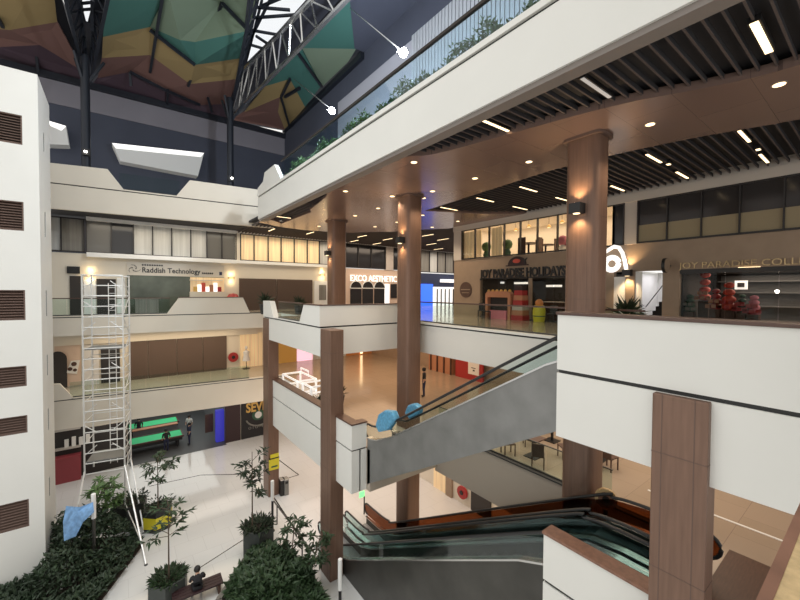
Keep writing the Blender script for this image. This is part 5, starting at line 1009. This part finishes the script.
# bins and yellow signs at the slim column
for k, px_ in enumerate((283,286.8)):
    p = on_z(px_,496-.6*k,G); t = thing('litter_bin', ['black fronted slim bin next to the slim column','grey metal bin right of the black fronted one'][k], 'bin', (p.x,p.y+.2,G)); MB().box(p.x-.13,p.y,G,p.x+.13,p.y+.4,G+.92).build('body', ['black','steel'][k], t, bevel=.015); MB().box(p.x-.14,p.y-.01,G+.92,p.x+.14,p.y+.41,G+.97).build('lid', 'steel_bright', t); MB().box(p.x-.09,p.y-.012,G+.7,p.x+.09,p.y,G+.84).build('slot', 'black_matte', t)
t = thing('notice_board', 'yellow notice boards fixed on the slim column', 'sign', (7.2,21.9,-10.7)); q0, q1 = on_y(269,460,21.9), on_y(279,468,21.9); MB().box(q0.x,21.86,q1.z,q1.x,21.93,q0.z).build('lower_board', 'yellow', t); q2 = on_y(270,456.5,21.9); MB().box(q0.x+.08,21.86,q2.z-.12,q1.x-.02,21.93,q2.z+.08).build('upper_board', 'yellow', t); MB().box(q0.x+.12,21.845,q1.z+.15,q1.x-.1,21.86,q1.z+.24).build('mark', 'green_dark', t); MB().box(q0.x,21.84,q0.z+.02,q1.x,21.93,q0.z+.07).build('edge', 'black', t)
p = on_z(364,502,G+1.1); t = thing('green_panel', 'small bright green glowing panel by the far escalator foot', 'sign', (p.x+.3,p.y+.6,G)); MB().box(p.x+.1,p.y+.6,G+1.0,p.x+.4,p.y+.66,G+1.3).build('panel', 'green_lit', t); MB().box(p.x+.37,p.y+.61,G,p.x+.43,p.y+.65,G+1.0).build('post', 'black', t)  # green glowing panel on a thin black post
# rope barrier at the foot of the escalators (dark slanted rail across the floor)
t = thing('barrier_rail', 'thin dark guard rail running from the pole towards the escalator foot', 'railing', (7.0,17.5,G)); b = MB()
ra, rb = on_z(273,500,G+1.0), on_z(304,541,G+.9); b.bar(ra,rb,.05); b.build('rail', 'black', t)
for f in (.15,.95): q = ra.lerp(rb,f); MB().bar((q.x,q.y,G),(q.x,q.y,q.z),.05).build('post', 'black', t)
# ---- scaffold tower
SA = math.radians(-11); SO = (xat(82,23.9),23.9)
def sp(u, v, z): return (SO[0]+u*math.cos(SA)-v*math.sin(SA), SO[1]+u*math.sin(SA)+v*math.cos(SA), z)
SW, SD = 1.62, 1.5; zt = .74
t = thing('scaffold_tower', 'tall slender aluminium scaffold tower on splayed legs in front of the left galleries', 'scaffold', sp(SW/2,SD/2,G))
for u in (0,SW):
    for v in (0,SD):
        zb_ = -9.4 if (u == 0 or v == SD) else G+.15
        st = MB().tube([sp(u,v,zb_),sp(u,v,zt)],.036,8).build('standard', 'aluminium', t, smooth=True)
        if zb_ < -10: q = sp(u,v,G); MB().lathe([(.09,0),(.09,.03),(.03,.05),(.03,.16)],q,10).build('foot', 'steel_dark', st)
def rod(a, c, r, nm): MB().tube([a,c],r,6).build(nm, 'aluminium', t)
z = zt-.02; i = 0
while z > -9.45:
    rod(sp(0,0,z),sp(SW,0,z),.028,'rung'); rod(sp(SW,0,z-.05),sp(SW,SD,z-.05),.022,'rung')
    if i % 2 == 0: rod(sp(0,SD,z),sp(SW,SD,z),.022,'rung'); rod(sp(0,0,z-.05),sp(0,SD,z-.05),.022,'rung')
    i += 1; z -= .52
for z in (-10.2,-10.75,-11.3,-11.85): rod(sp(SW,0,z),sp(SW-.95,0,z),.022,'rung')
rod(sp(SW-.95,0,-9.4),sp(SW-.95,0,-12.0),.022,'standard')
for k in range(5):
    z0 = zt-2.05*k
    rod(sp(SW,0,z0-.1),sp(SW,SD,z0-1.1),.02,'brace'); rod(sp(SW,SD,z0-1.1),sp(SW,0,z0-2.05),.02,'brace')
    rod(sp(0,0,z0-.75),sp(.5,0,z0-.3),.022,'corner_brace'); rod(sp(SW,0,z0-.75),sp(SW-.5,0,z0-.3),.022,'corner_brace')
    if k in (0,3): rod(sp(0,0,z0-1.3),sp(.5,0,z0-1.7),.022,'corner_brace'); rod(sp(SW,0,z0-1.3),sp(SW-.5,0,z0-1.7),.022,'corner_brace')
for z in (-3.0,-8.6): MB().slab([sp(.05,.05,z),sp(SW-.05,.05,z),sp(SW-.05,SD-.05,z),sp(.05,SD-.05,z)],(0,0,.05)).build('platform', 'steel', t)
lad = MB()
for u in (.75,1.05): lad.tube([sp(u,SD-.15,-9.3),sp(u,SD-.15,zt-.4)],.02,6)
for k in range(32): lad.tube([sp(.75,SD-.15,-9.2+.3*k),sp(1.05,SD-.15,-9.2+.3*k)],.014,5)
lad.build('ladder', 'aluminium', t)
for top, foot in ((sp(SW,0,-9.0),(146,564)),(sp(0,0,-9.0),(61,590)),(sp(SW,SD,-9.3),(144,532))):
    f = on_z(*foot,G+.05); h = MB().tube([top,f],.04,7).build('outrigger', 'aluminium', t); MB().lathe([(.07,0),(.07,.03),(.03,.06)],(f.x,f.y,G),10).build('foot', 'steel_dark', h)
q = Vector(sp(SW,0,-11.0)); f = Vector(sp(SW,0,-9.0)).lerp(on_z(146,564,G),.8); MB().tube([q,f],.026,6).build('outrigger_brace', 'aluminium', t)
# hanging greenery behind the top glass balustrade
t = thing('planter_trough', 'long planter trough of trailing greenery behind the top glass balustrade', 'planter', (7.6,9,L3)); MB().box(7.35,-3,L3+.02,7.7,20,L3+.4).build('trough', 'planter_grey', t); f = MB()
for k in range(5200):
    y = random.uniform(-2.9,19.9); hgt = .22+.18*math.sin(y*2.1)+.12*math.sin(y*5.3); a = random.uniform(0,6.28); e = random.uniform(-.8,1.2); d = Vector((math.cos(a)*math.cos(e),math.sin(a)*math.cos(e),math.sin(e))); f.leaf((random.uniform(7.3,7.6),y,L3+.3+max(.05,hgt)*random.uniform(0,1.3)),d,random.uniform(.1,.22),.06)
f.build('foliage', 'leaf_light', t, recalc=False)
# ================================================================ LIGHT, CAMERA
sc = bpy.context.scene
w = bpy.data.worlds.new('World'); sc.world = w; w.use_nodes = True
bg = w.node_tree.nodes['Background']; bg.inputs['Color'].default_value = (1.0, .98, .94, 1); bg.inputs['Strength'].default_value = 1.03
def spot(p, tgt, e, size, col=(1,.85,.65), r=.1, blend=.6):
    L = bpy.data.lights.new('spot', 'SPOT'); L.energy = e; L.color = col; L.spot_size = math.radians(size); L.spot_blend = blend; L.shadow_soft_size = r
    o = bpy.data.objects.new('spot', L); C.objects.link(o); o.location = Vector(p)+Vector((0,0,ZS)); d = Vector(tgt)-Vector(p); o.rotation_euler = d.to_track_quat('-Z','Y').to_euler(); return o
def point(p, e, col=(1,.8,.55), r=.15):
    L = bpy.data.lights.new('point', 'POINT'); L.energy = e; L.color = col; L.shadow_soft_size = r
    o = bpy.data.objects.new('point', L); C.objects.link(o); o.location = Vector(p)+Vector((0,0,ZS)); return o
def area(p, sx, sy, e, col=(1,.8,.55), rot=(0,0,0)):
    L = bpy.data.lights.new('area', 'AREA'); L.shape = 'RECTANGLE'; L.size = sx; L.size_y = sy; L.energy = e; L.color = col
    o = bpy.data.objects.new('area', L); C.objects.link(o); o.location = Vector(p)+Vector((0,0,ZS)); o.rotation_euler = rot; return o
for x, y, wd in DL: spot((x,y,4.33),(x,y,0),260,120,col=(1,.80,.58))
# daylight falling through the roof glazing above the atrium
area((-.5,13,15.5),9,14,900,(.98,1,1)).data.spread = math.radians(95)
spot((8.2,14.5,9.2),(4.5,28.2,-4),2000,52,(1,.97,.9),.2,1)  # spot added between the floodlights to brighten the left galleries
# floodlights on the fascia side
for y, e in ((11.8,1500),(17.9,1500)): point((8.3,y,9.2),e,(.85,.92,1),.2)
# ceiling lamps of the storeys behind the columns
area((14.5,22.5,-2.35),10,12,560,(1,.66,.40)); area((15.5,8,-2.35),7,10,420,(1,.80,.6)); area((13.5,1,-2.35),4,5,55,(1,.68,.5))
area((12.5,21,-6.85),8,16,650,(1,.80,.68)); area((14.3,8,-6.85),4,8,260,(1,.72,.45))
# shops and galleries on the far side
area((3,29.7,4.3),9,2,190,(1,.88,.70)); area((12,29.7,4.3),8,2,230,(1,.84,.62)); area((20,28,4.3),6,4,350,(1,.80,.62)); area((29,28,4.3),8,5,500,(1,.86,.72))
area((3,30,-3.0),9,2.4,200,(1,.80,.56)); area((3.6,38,-8.1),6,9,260,(.95,1,.97)); area((3,30.5,-8.05),10,2,110,(1,.9,.8))
# rooms behind the arcade windows
area((20.7,13,4.3),3,9,260,(1,.84,.66)); area((21,12,.85),4,6,120,(1,.78,.55)); area((20.5,6.4,.9),2,1.4,22,(.95,.92,1)); area((21,2,.85),3,5,200,(1,.8,.65))
cam = bpy.data.cameras.new('Camera'); co = bpy.data.objects.new('Camera', cam); C.objects.link(co)
cam.sensor_fit = 'HORIZONTAL'; cam.sensor_width = 36; cam.lens = F*36/800; cam.clip_start = .02; cam.clip_end = 300
Rm = Matrix((RT, UP, -FW)).transposed(); co.matrix_world = Matrix.Translation((0,0,ZS)) @ Rm.to_4x4()
sc.camera = co
vs = sc.view_settings; sc.display_settings.display_device = 'sRGB'; vs.view_transform = 'Standard'; vs.look = 'None'; vs.gamma = 1; vs.use_curve_mapping = False; vs.exposure = 0
sc.cycles.use_denoising = True; sc.cycles.max_bounces = 6; sc.cycles.diffuse_bounces = 3; sc.cycles.glossy_bounces = 3; sc.cycles.transparent_max_bounces = 16; sc.cycles.sample_clamp_indirect = 6
